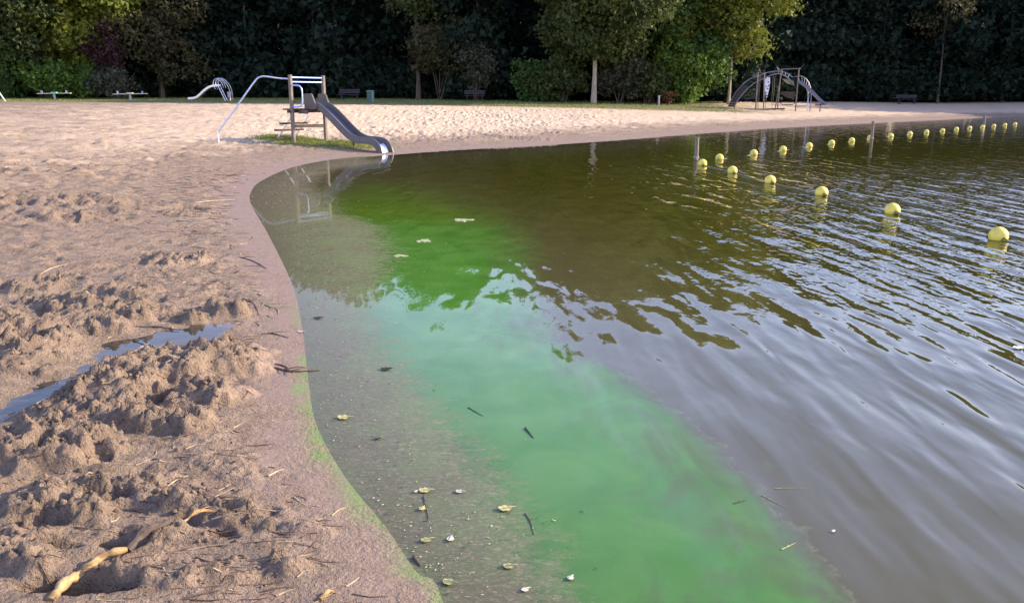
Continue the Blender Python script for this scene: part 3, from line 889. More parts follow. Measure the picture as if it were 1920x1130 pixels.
# chute
path = bend([(.18, 0, 1.10), (.45, 0, 1.12), (.72, 0, 1.09), (1.0, 0, .95), (1.35, 0, .71), (1.75, 0, .42), (2.1, 0, .20), (2.45, 0, .09), (2.8, 0, .07), (3.02, 0, .06), (3.2, 0, .02), (3.33, 0, -.08), (3.40, 0, -.22), (3.43, 0, -.42)], 4)
prof = [(-.27, -.03), (-.27, .15), (-.25, .175), (-.215, .175), (-.20, .15), (-.17, .03), (-.12, .0), (.12, .0), (.17, .03), (.20, .15), (.215, .175), (.25, .175), (.27, .15), (.27, -.03)]
cm = MB(); cm.sweep(path, (0, -1, 0), prof)
cm.build('chute', M['grey_plastic'], sl)
BED = [(-.165, .034), (-.115, .006), (.115, .006), (.165, .034), (.155, .040), (.112, .012), (-.112, .012), (-.155, .040)]
MB().sweep(path[-13:], (0, -1, 0), BED).build('exit_lip', M['lip_glint_steel'], sl)  # end of the bed split off and brightened to carry the sun glint
sb = MB(); sb.sweep(path[2:-12], (0, -1, 0), [(-.165, .034), (-.115, .006), (.115, .006), (.165, .034), (.155, .040), (.112, .012), (-.112, .012), (-.155, .040)])
sb.build('chute_bed', M['chute_steel'], sl)
for sy in (-1, 1):
    out = [(.18, 1.08), (.18, 1.50), (.22, 1.55), (.50, 1.55), (.56, 1.51), (.66, 1.28), (.74, 1.22), (.80, 1.12), (.60, 1.05)]
    MB().plate([(a, sy * .285, c) for a, c in out], (0, .055, 0)).build('side_guard', M['grey_plastic'], sl)
MB().beam((1.85, .22, -.3), (1.85, .22, .36), .07, .07, (1, 0, 0)).build('support_leg', M['dark_timber'], sl)

# turf round the slide
def blades(n, pts_fn, h, name, m, wid=.012):
    P = pts_fn(n)
    vs = np.zeros((n, 4, 3)); a = rng.uniform(0, 6.28, n); hh = h * rng.uniform(.5, 1.2, n); ln = hh * rng.uniform(.1, .7, n); la = rng.uniform(0, 6.28, n)
    dx, dy = np.cos(a) * wid, np.sin(a) * wid
    base = P
    vs[:, 0] = base + np.stack([-dx, -dy, np.full(n, -.02)], -1); vs[:, 1] = base + np.stack([dx, dy, np.full(n, -.02)], -1)
    tip = base + np.stack([np.cos(la) * ln, np.sin(la) * ln, hh], -1)
    vs[:, 2] = tip + np.stack([dx, dy, 0 * dx], -1) * .15; vs[:, 3] = tip - np.stack([dx, dy, 0 * dx], -1) * .15
    return link(name, mesh_np(name, vs.reshape(-1, 3), np.arange(4 * n).reshape(n, 4), False), m, kind='stuff')
gc = [ground_hit(520, 262), ground_hit(560, 268), ground_hit(610, 272), ground_hit(655, 274)]
def turf_pts(n):
    k = rng.integers(0, len(gc), n); c = np.array([g[:2] for g in gc])[k]
    r = rng.normal(size=(n, 2)) * np.array([.42, .55]) + c + np.array([.0, .45])
    return np.stack([r[:, 0], r[:, 1], sand_z(r[:, 0], r[:, 1])], -1)
o = blades(15000, turf_pts, .065, 'turf_grass', M['grass'], .012); o['label'] = 'tuft of green grass round the feet of the water slide'
def bank_pts(n):
    xx = rng.uniform(-60, 18, n); yy = rng.uniform(65.5, 84, n)
    return np.stack([xx, yy, sand_z(xx, yy)], -1)
o = blades(26000, bank_pts, .10, 'bank_grass', M['grass'], .03); o['label'] = 'strip of short grass between the sand and the forest'

# ------------------------------------------------------------------ climbing frame on the far sand
cz_ = ground_hit(1455, 206); CF = Vector((cz_[0], cz_[1], cz_[2]))
KP = (CF.y * CP + (EYE - CF.z) * SP) / FPX           # metres per photo pixel at the frame
cf = thing('climbing_frame', 'grey arched climbing frame with posts, net and blue slide on the far sand', 'climbing frame', CF)
def c3(px, py, dy=0.0):
    return Vector(((px - 1455) * KP, dy, max(-.25, (206 - py) * KP)))
W_ = .75
posts = [(1412, 138, 1412, 210, -W_), (1423, 139, 1426, 212, -W_ * 1.2), (1463, 132, 1455, 208, .3), (1488, 131, 1487, 211, -.6), (1464, 133, 1463, 205, W_)]
for a, b_, c, d, dy in posts:
    MB().tube([c3(c, d, dy), c3(a, b_, dy)], .052, 8).build('post', M['timber'], cf)
MB().tube([c3(1462, 132.5, .3), c3(1491, 132, -.6)], .04, 6).build('top_bar', M['timber'], cf)
MB().tube([c3(1411, 140, -W_), c3(1424, 140, -W_ * 1.2)], .03, 6).build('top_bar', M['grey_steel'], cf)
arch = [(1367, 208), (1371, 193), (1384, 170), (1402, 152), (1422, 144), (1440, 138), (1458, 136), (1472, 139), (1486, 147)]
arch2 = [(1373, 208), (1377, 193), (1391, 174), (1408, 158), (1424, 150), (1440, 143), (1452, 141), (1464, 145), (1474, 152)]
pa = bend([c3(a, b_, .55) for a, b_ in arch], 4); pb = bend([c3(a, b_, -.45) for a, b_ in arch2], 4)
MB().tube(pa, .045, 6).build('arch_rail', M['grey_steel'], cf); MB().tube(pb, .045, 6).build('arch_rail', M['grey_steel'], cf)
for k in range(2, min(len(pa), len(pb)) - 1, 2):
    if k < 9:
        for kk in (k, k + 1):
            e1 = pa[kk].lerp(pa[kk + 1], .06); e2 = pa[kk].lerp(pa[kk + 1], .94); e3 = pb[kk].lerp(pb[kk + 1], .94); e4 = pb[kk].lerp(pb[kk + 1], .06)
            MB().plate([e1, e2, e3, e4], (e2 - e1).cross(e4 - e1).normalized() * .04).build('arch_slat', M['dark_timber'], cf)
    else:
        MB().tube([pa[k], pb[k]], .025, 5).build('rung', M['grey_steel'], cf)
ra = bend([c3(a, b_, .3) for a, b_ in ((1487, 146), (1500, 145), (1511, 152), (1518, 164), (1521, 178), (1521, 208))], 4)
rb = bend([c3(a, b_, -.5) for a, b_ in ((1487, 157), (1497, 157), (1504, 165), (1509, 178), (1510, 208))], 4)
MB().tube(ra, .035, 6).build('arch_rail', M['grey_steel'], cf); MB().tube(rb, .035, 6).build('arch_rail', M['blue_steel'], cf)
for k in range(2, 16, 2):
    MB().tube([ra[k], rb[k]], .018, 5).build('rung', M['grey_steel'], cf)
sp_ = [c3(a, b_, -.7) for a, b_ in ((1488, 156), (1496, 160), (1510, 171), (1526, 186), (1535, 193), (1540, 197))]
m_ = MB(); m_.sweep(bend(sp_, 3), (0, -1, 0), [(-.26, -.03), (-.26, .13), (-.22, .13), (-.20, .01), (.20, .01), (.22, .13), (.26, .13), (.26, -.03)]); m_.build('slide_chute', M['slide_blue'], cf)
MB().tube([c3(1532, 212, -.7), c3(1532, 194, -.7)], .05, 6).build('slide_leg', M['timber'], cf)
MB().beam(c3(1524, 196.5, -.7), c3(1537, 196.5, -.7), .5, .06).build('landing_plate', M['rubber'], cf)
wp = [(1429, 152), (1432, 147.5), (1438, 147), (1439, 156), (1437.5, 172), (1435, 184), (1433.5, 184), (1431, 172), (1429, 160)]
w_ = MB().plate([c3(a, b_, -.2) for a, b_ in wp], (0, .06, 0)).build('climbing_panel', M['panel'], cf)
for a, b_ in ((1431.5, 164), (1435.5, 156), (1435, 168), (1432.5, 175), (1434, 180), (1436.5, 162)):
    MB().ball(tuple(c3(a, b_, -.26)), .055, 8, 5).build('hand_hold', M['rubber'], w_)
MB().tube([c3(1434, 184, -.2), c3(1433, 206, -.2)], .02, 5).build('rope', M['rope'], cf)
nm = MB()
for k in range(7):
    nm.tube([c3(1464 + k * 3.4, 150 + k * .6, .1), c3(1468 + k * 2.4, 157 + k * .8, -.4)], .02, 4)
for k in range(5):
    nm.tube([c3(1464 + k, 150 + k * 1.9, .1 - k * .1), c3(1484, 153 + k * 2.2, .1 - k * .1)], .02, 4)
nm.build('rope_net', M['rope'], cf, kind='stuff')
sheet = bend([c3(1461, 173, 0), c3(1465, 176.5, 0), c3(1472, 180, 0), c3(1480, 184, 0), c3(1486, 185, 0)], 3)
m_ = MB(); m_.sweep(sheet, (0, -1, 0), [(-.5, -.02), (-.5, .02), (.5, .02), (.5, -.02)]); m_.build('hammock', M['rubber'], cf)
MB().plate([c3(1462, 173, -.35), c3(1485, 173.5, -.35), c3(1485, 185, -.35), c3(1476, 182, -.35), c3(1466, 177, -.35)], (0, .04, 0)).build('side_panel', M['dark_timber'], cf)
MB().plate([c3(1404, 186, -.4), c3(1408, 178, -.4), c3(1414, 172, -.4), c3(1417, 174, -.4), c3(1411, 186, -.4)], (0, .35, 0)).build('balance_plate', M['rubber'], cf)
MB().beam(c3(1393, 185.5, -.4), c3(1404, 185.5, -.4), .3, .12).build('seat', M['rubber'], cf)
MB().tube([c3(1457, 190, 0), c3(1465, 196.5, -.2), c3(1482, 196.5, -.5), c3(1487, 192, -.6)], .03, 5).build('chain', M['rubber'], cf)
for px in (1419, 1421, 1445, 1448):
    MB().tube([c3(px, 144, -.1), c3(px, 205, -.1)], .015, 4).build('rope', M['rope'], cf)
hoop = [c3(1452 + 4 * math.cos(a * .5236), 167 + 5 * math.sin(a * .5236), .1) for a in range(13)]
MB().tube(hoop, .03, 5).build('hoop', M['rubber'], cf)
MB().beam(c3(1407, 206, -.3), c3(1472, 204, .2), .15, .12).build('ground_beam', M['dark_timber'], cf)

# ------------------------------------------------------------------ things along the back of the beach
def seesaw(px, depth, m, label, half, ctr=None):
    loc = at_depth(px, depth)
    t = thing('seesaw', label, 'seesaw', loc, R(6), 'seesaws on the grass edge')
    MB().beam((-half, 0, .50), (half, 0, .54), .26, .055).build('plank', m, t)
    MB().tube([(0, 0, -.2), (0, 0, .5)], [.10, .08], 8).build('stand', M['concrete'], t)
    MB().beam((-.22, 0, .585), (.22, 0, .59), .30, .07).build('pivot_cover', ctr or M['pale_plank'], t)
    for s_ in (-1, 1):
        MB().tube([(s_ * (half - .35), -.12, .53), (s_ * (half - .35), -.12, .72), (s_ * (half - .35), .12, .72), (s_ * (half - .35), .12, .53)], .018, 5).build('handle', M['blue_steel'], t)
seesaw(103, 71, M['pale_plank'], 'greenish seesaw with a turquoise centre on the grass edge', 1.3, M['turquoise'])
seesaw(245, 70, M['pale_plank'], 'pale plank seesaw on a stubby post in front of the grey-green shrub', 1.3)
# small slide with arched rails
loc = at_depth(395, 71)
ss = thing('small_slide', 'small silver slide with looped ladder rails on the grass edge', 'slide', loc)
K2 = 71.5 / FPX
def s3(px, py, dy=0):
    return Vector(((px - 395) * K2, dy, (187 - py) * K2 - .02))
m_ = MB(); m_.sweep(bend([s3(a, b_) for a, b_ in ((356, 183.5), (365, 183), (374, 180), (386, 170), (396, 163.5), (406, 161), (414, 161))], 3), (0, -1, 0), [(-.25, -.03), (-.25, .13), (-.22, .13), (-.2, .01), (.2, .01), (.22, .13), (.25, .13), (.25, -.03)])
m_.build('chute', M['steel'], ss)
for dy in (-.28, .28):
    MB().tube(bend([s3(407, 166, dy), s3(404, 157, dy), s3(408, 149, dy), s3(418, 148, dy), s3(428, 157, dy), s3(433, 170, dy), s3(434, 188, dy)], 4), .024, 6).build('loop_rail', M['steel'], ss)
    MB().tube(bend([s3(410, 162, dy), s3(409, 153, dy), s3(414, 150, dy), s3(420, 156, dy), s3(422, 164, dy)], 4), .02, 6).build('loop_rail', M['steel'], ss)
    MB().tube([s3(413, 162, dy), s3(424, 188, dy)], .03, 6).build('ladder_rail', M['steel'], ss)
for k in range(5):
    MB().tube([s3(415 + k * 2.1, 166 + k * 5, -.28), s3(415 + k * 2.1, 166 + k * 5, .28)], .02, 5).build('rung', M['steel'], ss)
MB().tube([s3(360, 189, .15), s3(360, 184, .15)], .035, 5).build('leg', M['steel'], ss)
lb = thing('litter_bin', 'small grey litter bin on a post beside the ladder of the small silver slide', 'litter bin', at_depth(431, 69.5))
MB().tube([(0, 0, .30), (0, 0, .74)], [.13, .17], 10).build('bucket', M['concrete'], lb)
MB().tube([(0, .14, -.2), (0, .16, .7)], .03, 6).build('post', M['steel'], lb)
gb = thing('green_bin', 'green box-shaped bin on the grass edge behind the water slide', 'bin', at_depth(695, 70), R(-28))
MB().beam((0, 0, -.1), (0, 0, .86), .42, .46, (0, 1, 0), .08).build('body', M['green_paint'], gb)
MB().beam((0, 0, .862), (0, 0, .93), .47, .51, (0, 1, 0), .1).build('lid', M['green_paint_light'], gb)
MB().beam((.222, 0, .05), (.222, 0, .84), .36, .02, (1, 0, 0), .1).build('door', M['green_paint_light'], gb)
def bench(px, depth, label, half, rz=0.0):
    t = thing('park_bench', label, 'bench', at_depth(px, depth), rz, 'dark benches under the forest edge')
    for k in range(2):
        MB().beam((-half, -.12 + .2 * k, .45), (half, -.12 + .2 * k, .45), .16, .045).build('seat_plank', M['bench_wood'], t)
    for k in range(2):
        MB().beam((-half, .24 + .04 * k, .66 + .19 * k), (half, .24 + .04 * k, .66 + .19 * k), .045, .14).build('back_plank', M['bench_wood'], t)
    for s_ in (-1, 1):
        MB().beam((s_ * half * .72, -.1, -.1), (s_ * half * .72, -.1, .42), .07, .07, (1, 0, 0)).build('leg', M['bench_wood'], t)
        MB().beam((s_ * half * .72, .2, -.1), (s_ * half * .72, .29, .92), .07, .07, (1, 0, 0)).build('leg', M['bench_wood'], t)
bench(655, 76, 'dark bench in the shade just left of the green bin', .9)
bench(890, 76, 'dark bench in the shade beneath the greyish thin shrub', .9)
b3 = bench(1700, 93, 'dim bench before the shaded forest at the right, beyond the shaded sand', 1.1)
lp = thing('leaning_pole', 'white pole leaning at the left edge of the beach', 'pole', at_depth(6, 66))
MB().tube([(.22, 0, -.1), (-.55, 0, 1.25)], .05, 8).build('shaft', M['white_paint'], lp)
MB().ball((-.55, 0, 1.25), .06, 8, 5).build('cap', M['white_paint'], lp)
mp = thing('marker_post', 'short pale marker post beside the small red bush', 'post', at_depth(1235, 73))
MB().beam((0, 0, -.1), (0, 0, .72), .14, .14, (0, 1, 0)).build('shaft', M['concrete'], mp)
MB().beam((0, 0, .722), (0, 0, .78), .17, .17, (0, 1, 0), .2).build('cap', M['concrete'], mp)

# ------------------------------------------------------------------ swimming line: posts, ropes, floats
def lake_post(px, py_base, py_top, label, r):
    p = on_plane(px, py_base); zt_ = (py_base - py_top) / FPX * (p[1] * CP + EYE * SP)
    t = thing('lake_post', label, 'post', (p[0], p[1], 0), 0, 'wooden posts holding the swimming line')
    MB().tube([(0, 0, -1.3), (.005, 0, zt_ * .5), (0, .01, zt_)], [r, r * .97, r * .9], 10).build('shaft', M['timber'], t)
    MB().tube([(0, 0, .05), (0, 0, .11)], r * 1.25, 10).build('rope_loop', M['rope'], t)
    return Vector(p)
q1 = lake_post(1305, 300, 258, 'wooden post in the lake where the two rows of yellow floats meet', .062)
q2 = lake_post(1634, 262, 228, 'thin wooden post halfway along the far row of yellow floats', .06)
q3 = lake_post(1844, 238, 216, 'thin wooden post at the far right among the smallest yellow floats', .075)
near_px = [(1317, 310), (1373, 324), (1444, 343), (1540, 366), (1673, 400), (1871, 449)]
far_px = [(1349, 299), (1413, 290), (1468, 282.5), (1517, 275.5), (1559, 270), (1597, 265.5), (1631, 260.5), (1670, 256.5), (1706, 252.5), (1737, 249.3), (1767, 246.5), (1793, 243.6), (1818, 241.6), (1842, 239.5), (1863, 237.6), (1884, 235.8), (1903, 234.2)]
near_lab = ['yellow float tied close beside the wooden post, first of the near row', 'second yellow float from the wooden post on the row towards the camera', 'third yellow float from the wooden post on the row towards the camera',
            'fourth yellow float from the wooden post on the row towards the camera', 'second largest yellow float, last but one of the row towards the camera', 'largest yellow float, at the camera end of the near row']
ordn = ['first', 'second', 'third', 'fourth', 'fifth', 'sixth', 'seventh', 'eighth', 'ninth', 'tenth', 'eleventh', 'twelfth', 'thirteenth', 'fourteenth', 'fifteenth', 'sixteenth', 'last']
far_lab = ['%s yellow float of the far row, counted from the wooden post where the rows meet' % w for w in ordn]
far_lab[6] = 'yellow float of the far row touching the thin post halfway along it'
far_lab[13] = 'yellow float of the far row touching the thin post at the far right'
br = .113
fm_ = MB().ball((0, 0, .045), br, 22, 14)
cma = MB(); cma.tube([(-.20, 0, .012), (-.155, 0, .016), (-.10, 0, .02)], [.016, .024, .036], 10)
cmb = MB(); cmb.tube([(.10, 0, .02), (.155, 0, .016), (.20, 0, .012)], [.036, .024, .016], 10)
proto = None
def buoy(p, rz, label, group):
    global proto
    if proto is None:
        t = thing('float_buoy', label, 'float', p, rz, group)
        a = fm_.build('ball', M['yellow'], t); c = cmb.build('collar', M['collar'], t); c2 = cma.build('collar', M['collar'], t)
        proto = (t, a, c, c2); return t
    t = proto[0].copy(); COL.objects.link(t); t.location = p; t.rotation_euler = (rng.uniform(-.08, .08), rng.uniform(-.06, .06), rz); t['label'] = label; t['group'] = group
    for ch in proto[1:]:
        k = ch.copy(); COL.objects.link(k); k.parent = t
    return t
def row(pxs, start, labels, group, ropename, ropelabel, sag):
    pts = [Vector(on_plane(*p)) for p in pxs]
    for i, p in enumerate(pts):
        nxt = pts[i + 1] if i + 1 < len(pts) else p + (p - pts[i - 1])
        prv = pts[i - 1] if i else start
        d = nxt - prv
        b_ = buoy(p, math.atan2(d.y, d.x), labels[i], group)
        b_.scale = (1, 1, 1)
    line = [Vector((start.x, start.y, .08))]
    last = pts[-1] + (pts[-1] - pts[-2]) * 1.5
    allp = [start] + pts + [last]
    for a, c in zip(allp[:-1], allp[1:]):
        for k in (1, 2, 3, 4):
            q = a.lerp(c, k / 4); zz = .012 - sag * math.sin(math.pi * k / 4)
            q = q + Vector((rng.uniform(-.01, .01), rng.uniform(-.01, .01), 0))
            line.append(Vector((q.x, q.y, zz)))
    o = MB().tube(line, .009, 6).build(ropename, M['rope'])
    tag(o, ropelabel, 'rope')
row(near_px, q1, near_lab, 'yellow floats of the near row', 'swimming_rope', 'wet rope linking the row of large yellow floats towards the camera', .003)
row(far_px, q1, far_lab, 'yellow floats of the far row', 'swimming_rope', 'wet rope linking the far row of small yellow floats', .03)

# ------------------------------------------------------------------ loose things on the sand
def stick(name, label, cat, pts, r, m, sand=True, n=7, side=None, lift=.6):
    P = []
    for px, py in pts:
        q = on_sand(px, py) if sand else Vector(on_plane(px, py))
        P.append(q)
    rs = r if isinstance(r, list) else [r * (1 - .55 * i / max(1, len(P) - 1)) for i in range(len(P))]
    zs = [p.z for p in P]
    org = Vector(P[0]); 
    for i, p in enumerate(P):
        nb_ = zs[max(0, i - 1):i + 2]
        p.z = (max(nb_) * .5 + sum(nb_) / len(nb_) * .5) + rs[i] * lift
    t = thing(name, label, cat, org)
    Q_ = [Vector(c) - org for c in catmull(P, 4)]
    rr = []
    for i in range(len(Q_)):
        k = i / 4; a = int(min(k, len(rs) - 1)); c = min(a + 1, len(rs) - 1)
        rr.append((rs[a] + (rs[c] - rs[a]) * (k - a)) * (1 + .22 * math.sin(i * 2.3) + .1 * math.sin(i * 5.1)))
    b_ = MB().tube(Q_, rr, n).build('stem', m, t)
    if side:
        for k, ang, L in side:
            sbm = MB()
            p = Q_[min(len(Q_) - 2, int(k * len(Q_)))]; d = (Q_[min(len(Q_) - 1, int(k * len(Q_)) + 1)] - p).normalized()
            w = Vector((d.x * math.cos(ang) - d.y * math.sin(ang), d.x * math.sin(ang) + d.y * math.cos(ang), .15))
            sbm.tube([p, p + w * L * .6, p + w * L + Vector((0, 0, -.01))], [rr[0] * .6, rr[0] * .45, rr[0] * .2], 5)
            sbm.build('side_shoot', m, t)
    return t
stick('fallen_branch', 'thick peeled yellowish branch lying over a shaded hollow in the near sand', 'branch', [(95, 1140), (125, 1105), (155, 1078), (195, 1058), (240, 1046)], [.019, .018, .017, .015, .012], M['peeled'], n=9, lift=1.4)
stick('broken_branch', 'dark broken branch end beside the peeled yellowish branch', 'branch', [(242, 1046), (275, 1028), (310, 1012), (330, 1004)], [.013, .017, .013, .004], M['driftwood'], side=[(.5, .9, .05)], lift=1.1)
stick('split_stick', 'frayed orange-brown split stick on the trampled near sand', 'stick', [(345, 1000), (375, 988), (410, 978)], [.004, .008, .004], M['peeled'], side=[(.3, .3, .07), (.4, -.25, .08)], lift=1.2)
stick('straw_stalk', 'straight pale stalk lying on the near sand above the split stick', 'stalk', [(305, 936), (330, 915), (353, 898)], .0032, M['straw'])
stick('dark_stick', 'curved dark stick at the far rim of the long puddle', 'stick', [(265, 613), (300, 614), (335, 620)], .006, M['driftwood'])
stick('dark_stick', 'long dark twig reaching over the smooth wet sand towards the bay', 'stick', [(425, 478), (460, 485), (482, 494), (500, 505)], .007, M['driftwood'], side=[(.3, .5, .15)])
stick('dark_stick', 'crooked dark twig beside the tangle of green stems', 'stick', [(455, 560), (473, 568), (481, 580), (485, 592)], .006, M['driftwood'], side=[(.4, -.8, .1)])
stick('dark_stick', 'dark root-like twig lying across the water edge', 'stick', [(515, 690), (545, 698), (575, 698), (600, 697)], .007, M['driftwood'], side=[(.2, .6, .14), (.25, -.7, .12), (.35, .4, .1), (.15, -.4, .12)])
stick('dark_stick', 'looped dark twig just above the root-like twig', 'stick', [(517, 683), (530, 686), (540, 694), (528, 697)], .005, M['driftwood'])
stick('straw_stalk', 'long straw lying on the dry sand near the clods', 'stalk', [(70, 520), (95, 507), (128, 499)], .005, M['straw'])
stick('straw_stalk', 'pale straw lying flat near the sharp bend of the shoreline', 'stalk', [(365, 384), (400, 381), (440, 378)], .007, M['straw'])
stick('straw_stalk', 'pale chip of reed among dark litter near the algae edge', 'stalk', [(503, 893), (520, 888), (533, 884)], .005, M['straw'])
stick('straw_stalk', 'short pale reed pointing towards the green water edge', 'stalk', [(622, 968), (635, 962), (648, 955)], .003, M['straw'])
stick('dark_stick', 'pair of thin dark twigs on the wet sand below the puddle end', 'stick', [(490, 628), (510, 627), (530, 632), (541, 634)], .005, M['driftwood'], side=[(.2, -.4, .15)])
stick('pale_stick', 'pale stub of wood at the bottom edge of the sand', 'stick', [(600, 1128), (616, 1120), (630, 1113)], [.009, .008, .003], M['peeled'])
stick('weed_tangle', 'tangle of pale green plant stems on the wet sand', 'plant stem', [(492, 570), (505, 576), (520, 580), (522, 590)], .005, M['leaf_olive'], side=[(.2, .8, .14), (.4, -.7, .13), (.6, .9, .12), (.1, -.5, .1)])
stick('floating_stick', 'short dark stick floating in the green bloom', 'stick', [(985, 803), (992, 811), (1000, 821)], .006, M['leaf_dark'], sand=False)
stick('floating_stick', 'fine dark stalk floating in the green bloom above the short dark stick', 'stick', [(878, 764), (893, 773), (906, 780)], .003, M['leaf_dark'], sand=False)
stick('floating_stalk', 'long straight stalk floating level across the edge of the bloom', 'stalk', [(1452, 916), (1485, 915), (1519, 915)], .0022, M['leaf_olive'], sand=False)
stick('floating_stalk', 'slanting stalk floating just outside the edge of the bloom', 'stalk', [(1428, 928), (1450, 940), (1474, 952)], .0022, M['leaf_olive'], sand=False)
stick('floating_stalk', 'frayed stalk floating inside the edge of the bloom', 'stalk', [(1376, 944), (1387, 941), (1398, 938)], .003, M['leaf_dark'], sand=False, side=[(.4, .5, .02)])
stick('floating_stalk', 'beaded weed stalk floating low at the edge of the bloom', 'stalk', [(1465, 1030), (1480, 1023), (1492, 1017)], .003, M['leaf_olive'], sand=False, side=[(.4, .5, .02)])
stick('floating_stick', 'thin brown stem bent under the water beside the yellow leaf', 'stick', [(795, 930), (800, 955), (803, 974), (792, 977)], .0035, M['driftwood'], sand=False)
stick('floating_stick', 'dark curved stem floating right of the round yellow leaf', 'stick', [(985, 963), (994, 977), (1001, 1002)], .0035, M['driftwood'], sand=False)
stick('dark_stick', 'dark chip wedged at the green water edge near the bottom', 'stick', [(776, 1044), (782, 1052), (788, 1061)], .008, M['driftwood'], sand=False)

def leaf(px, py, L, m, label, rz, name='fallen_leaf', z=.006):
    p = on_plane(px, py)
    t = thing(name, label, 'leaf', (p[0], p[1], z), rz, 'dead leaves floating on the scum')
    b_ = MB(); n = 9; top = []; bot = []
    for i in range(n):
        f = i / (n - 1); w = L * .40 * math.sin(math.pi * min(1, f * .93 + .05)) ** .8
        xx = (f - .5) * L; cz = .04 * L * (f - .5) ** 2 * 4
        top.append((xx, w, cz + .05 * L * (1 + .8 * math.sin(i * 2)))); bot.append((xx, -w, cz + .03 * L * (1 + .9 * math.cos(i * 1.7))))
    vs = []; fs = []
    for i in range(n):
        xx = top[i][0]; cz = .04 * L * (i / (n - 1) - .5) ** 2 * 4
        vs += [top[i], (xx, 0, cz), bot[i]]
    k = len(vs)
    vs += [(a, b2, c - .0016) for a, b2, c in vs]
    for i in range(n - 1):
        for j in range(2):
            a = i * 3 + j
            fs.append((a, a + 1, a + 4, a + 3)); fs.append((k + a, k + a + 3, k + a + 4, k + a + 1))
    b_.add(vs, fs); b_.build('blade', m, t)
    MB().tube([(-L * .5, 0, .1 * L), (0, 0, .004), (L * .5, 0, .1 * L), (L * .78, L * .07, .02 * L)], [.001, .0018, .0016, .001], 5).build('stalk', m, t)
leaf(797, 921, .055, M['leaf_yellow'], 'bright yellow leaf floating on the brown shallows', .1)
leaf(792, 955, .036, M['leaf_yellow'], 'small yellow leaf just below the bright yellow leaf', 1.2)
leaf(948, 955, .062, M['leaf_yellow'], 'large yellow leaf lying at the border of scum and green bloom', .3)
leaf(800, 1014, .045, M['leaf_olive'], 'olive leaf in the brown shallows left of the white slim leaf', .5)
leaf(845, 1012, .038, M['leaf_white'], 'slim white leaf standing out on the brown shallows', 1.35)
leaf(862, 923, .036, M['leaf_white'], 'bleached curled leaf right of the bright yellow leaf', -.2)
leaf(955, 1063, .046, M['leaf_olive'], 'crumpled olive leaf low in the picture at the scum border', .2)
leaf(842, 1093, .048, M['leaf_olive'], 'half-sunk olive leaf near the bottom edge', -.3)
leaf(1070, 1085, .03, M['leaf_white'], 'small white leaf at the bottom in the green bloom', 1.0)
leaf(985, 1107, .03, M['leaf_white'], 'folded pale leaf near the bottom edge beside the bloom', .6)
leaf(780, 923, .02, M['leaf_white'], 'tiny white petal touching the bright yellow leaf', .9)
leaf(724, 693, .07, M['leaf_dark'], 'dark soaked leaf floating alone in the grey-green shallows', .1)
leaf(708, 823, .035, M['leaf_dark'], 'round dark soaked leaf on the brown shallows', .8)
leaf(565, 623, .05, M['leaf_white'], 'pale leaf stranded at the water edge beside the wet sand', -.1)
leaf(596, 597, .065, M['leaf_dark'], 'dark rolled leaf lying in the scum at the shoreline', .2)
leaf(645, 784, .07, M['leaf_yellow'], 'long yellowish leaf floating on the scum by the green edge', .05)
def raft(px, py, rx, ry, label):
    p = on_plane(px, py); t = thing('weed_raft', label, 'weed raft', (p[0], p[1], .004), 0, 'pale weed rafts in the bay')
    out = []
    for k in range(22):
        a = k / 22 * 6.283; q = 1 + .25 * math.sin(a * 3 + px) + .18 * math.sin(a * 7 + py)
        out.append((rx * q * math.cos(a), ry * q * math.sin(a), 0))
    MB().plate(out, (0, 0, .006)).build('mat_of_weed', M['weed'], t)
raft(868, 413, .13, .12, 'pale weed raft farthest out in the dark green water of the bay')
raft(795, 452, .08, .10, 'pale weed raft near the border of the grey scum')
raft(750, 480, .07, .06, 'smallest pale weed raft at the scum border of the bay')
leaf(1908, 653, .07, M['feather'], 'white feather floating on the open water at the right edge', .3, 'white_feather')
leaf(1562, 997, .014, M['feather'], 'tiny white petal floating outside the bloom near the bottom right', .3, 'white_petal')

# wrack of straws and twigs (nobody could count it)
def debris(n, gen, rad, name, m, label):
    b_ = MB()
    for _ in range(n):
        x_, y_, L, a = gen()
        d = Vector((math.cos(a), math.sin(a), 0)) * L / 2
        mid = Vector((x_, y_, 0)); cs = []
        k = rng.uniform(-.15, .15) * L
        pts = [mid - d, mid + Vector((-d.y, d.x, 0)).normalized() * k, mid + d]
        hz = sand_z(np.array([p.x for p in pts]), np.array([p.y for p in pts]))
        rr = rad * rng.uniform(.5, 1.3) * (1 + .09 * y_)
        for p, h_ in zip(pts, hz):
            p.z = max(float(h_), float(np.mean(hz))) + rr * .7
        b_.tube(pts, [rr, rr * .9, rr * .4], 4)
    o_ = b_.build(name, m, smooth=False, kind='stuff'); o_['label'] = label
def wrack():
    while True:
        i = rng.integers(0, len(SHORE) - 1); p = SHORE[i] + (SHORE[i + 1] - SHORE[i]) * rng.uniform()
        if not (2.2 < p[1] < 20):
            continue
        off = abs(rng.normal(.62 + .02 * p[1], .22 + .02 * p[1])); e = SHORE[i + 1] - SHORE[i]; nn = np.array([-e[1], e[0]]) / np.hypot(*e)
        q = p + nn * off
        s_ = float(shore_sd(np.array([q[0]]), np.array([q[1]]))[0])
        if s_ < .22:
            continue
        return q[0], q[1], (.02 + .10 * rng.uniform() ** 2) * (1 + .11 * p[1]), rng.normal(.1, .7)
debris(700, wrack, .0021, 'plant_debris', M['twig'], 'scattered dark twigs along the tide line of the beach')
debris(170, wrack, .0020, 'straw_debris', M['straw'], 'scattered pale straws along the tide line of the beach')
def scat():
    return rng.uniform(-3.2, -.3), rng.uniform(2.6, 8), rng.uniform(.02, .09), rng.uniform(0, 3.1)
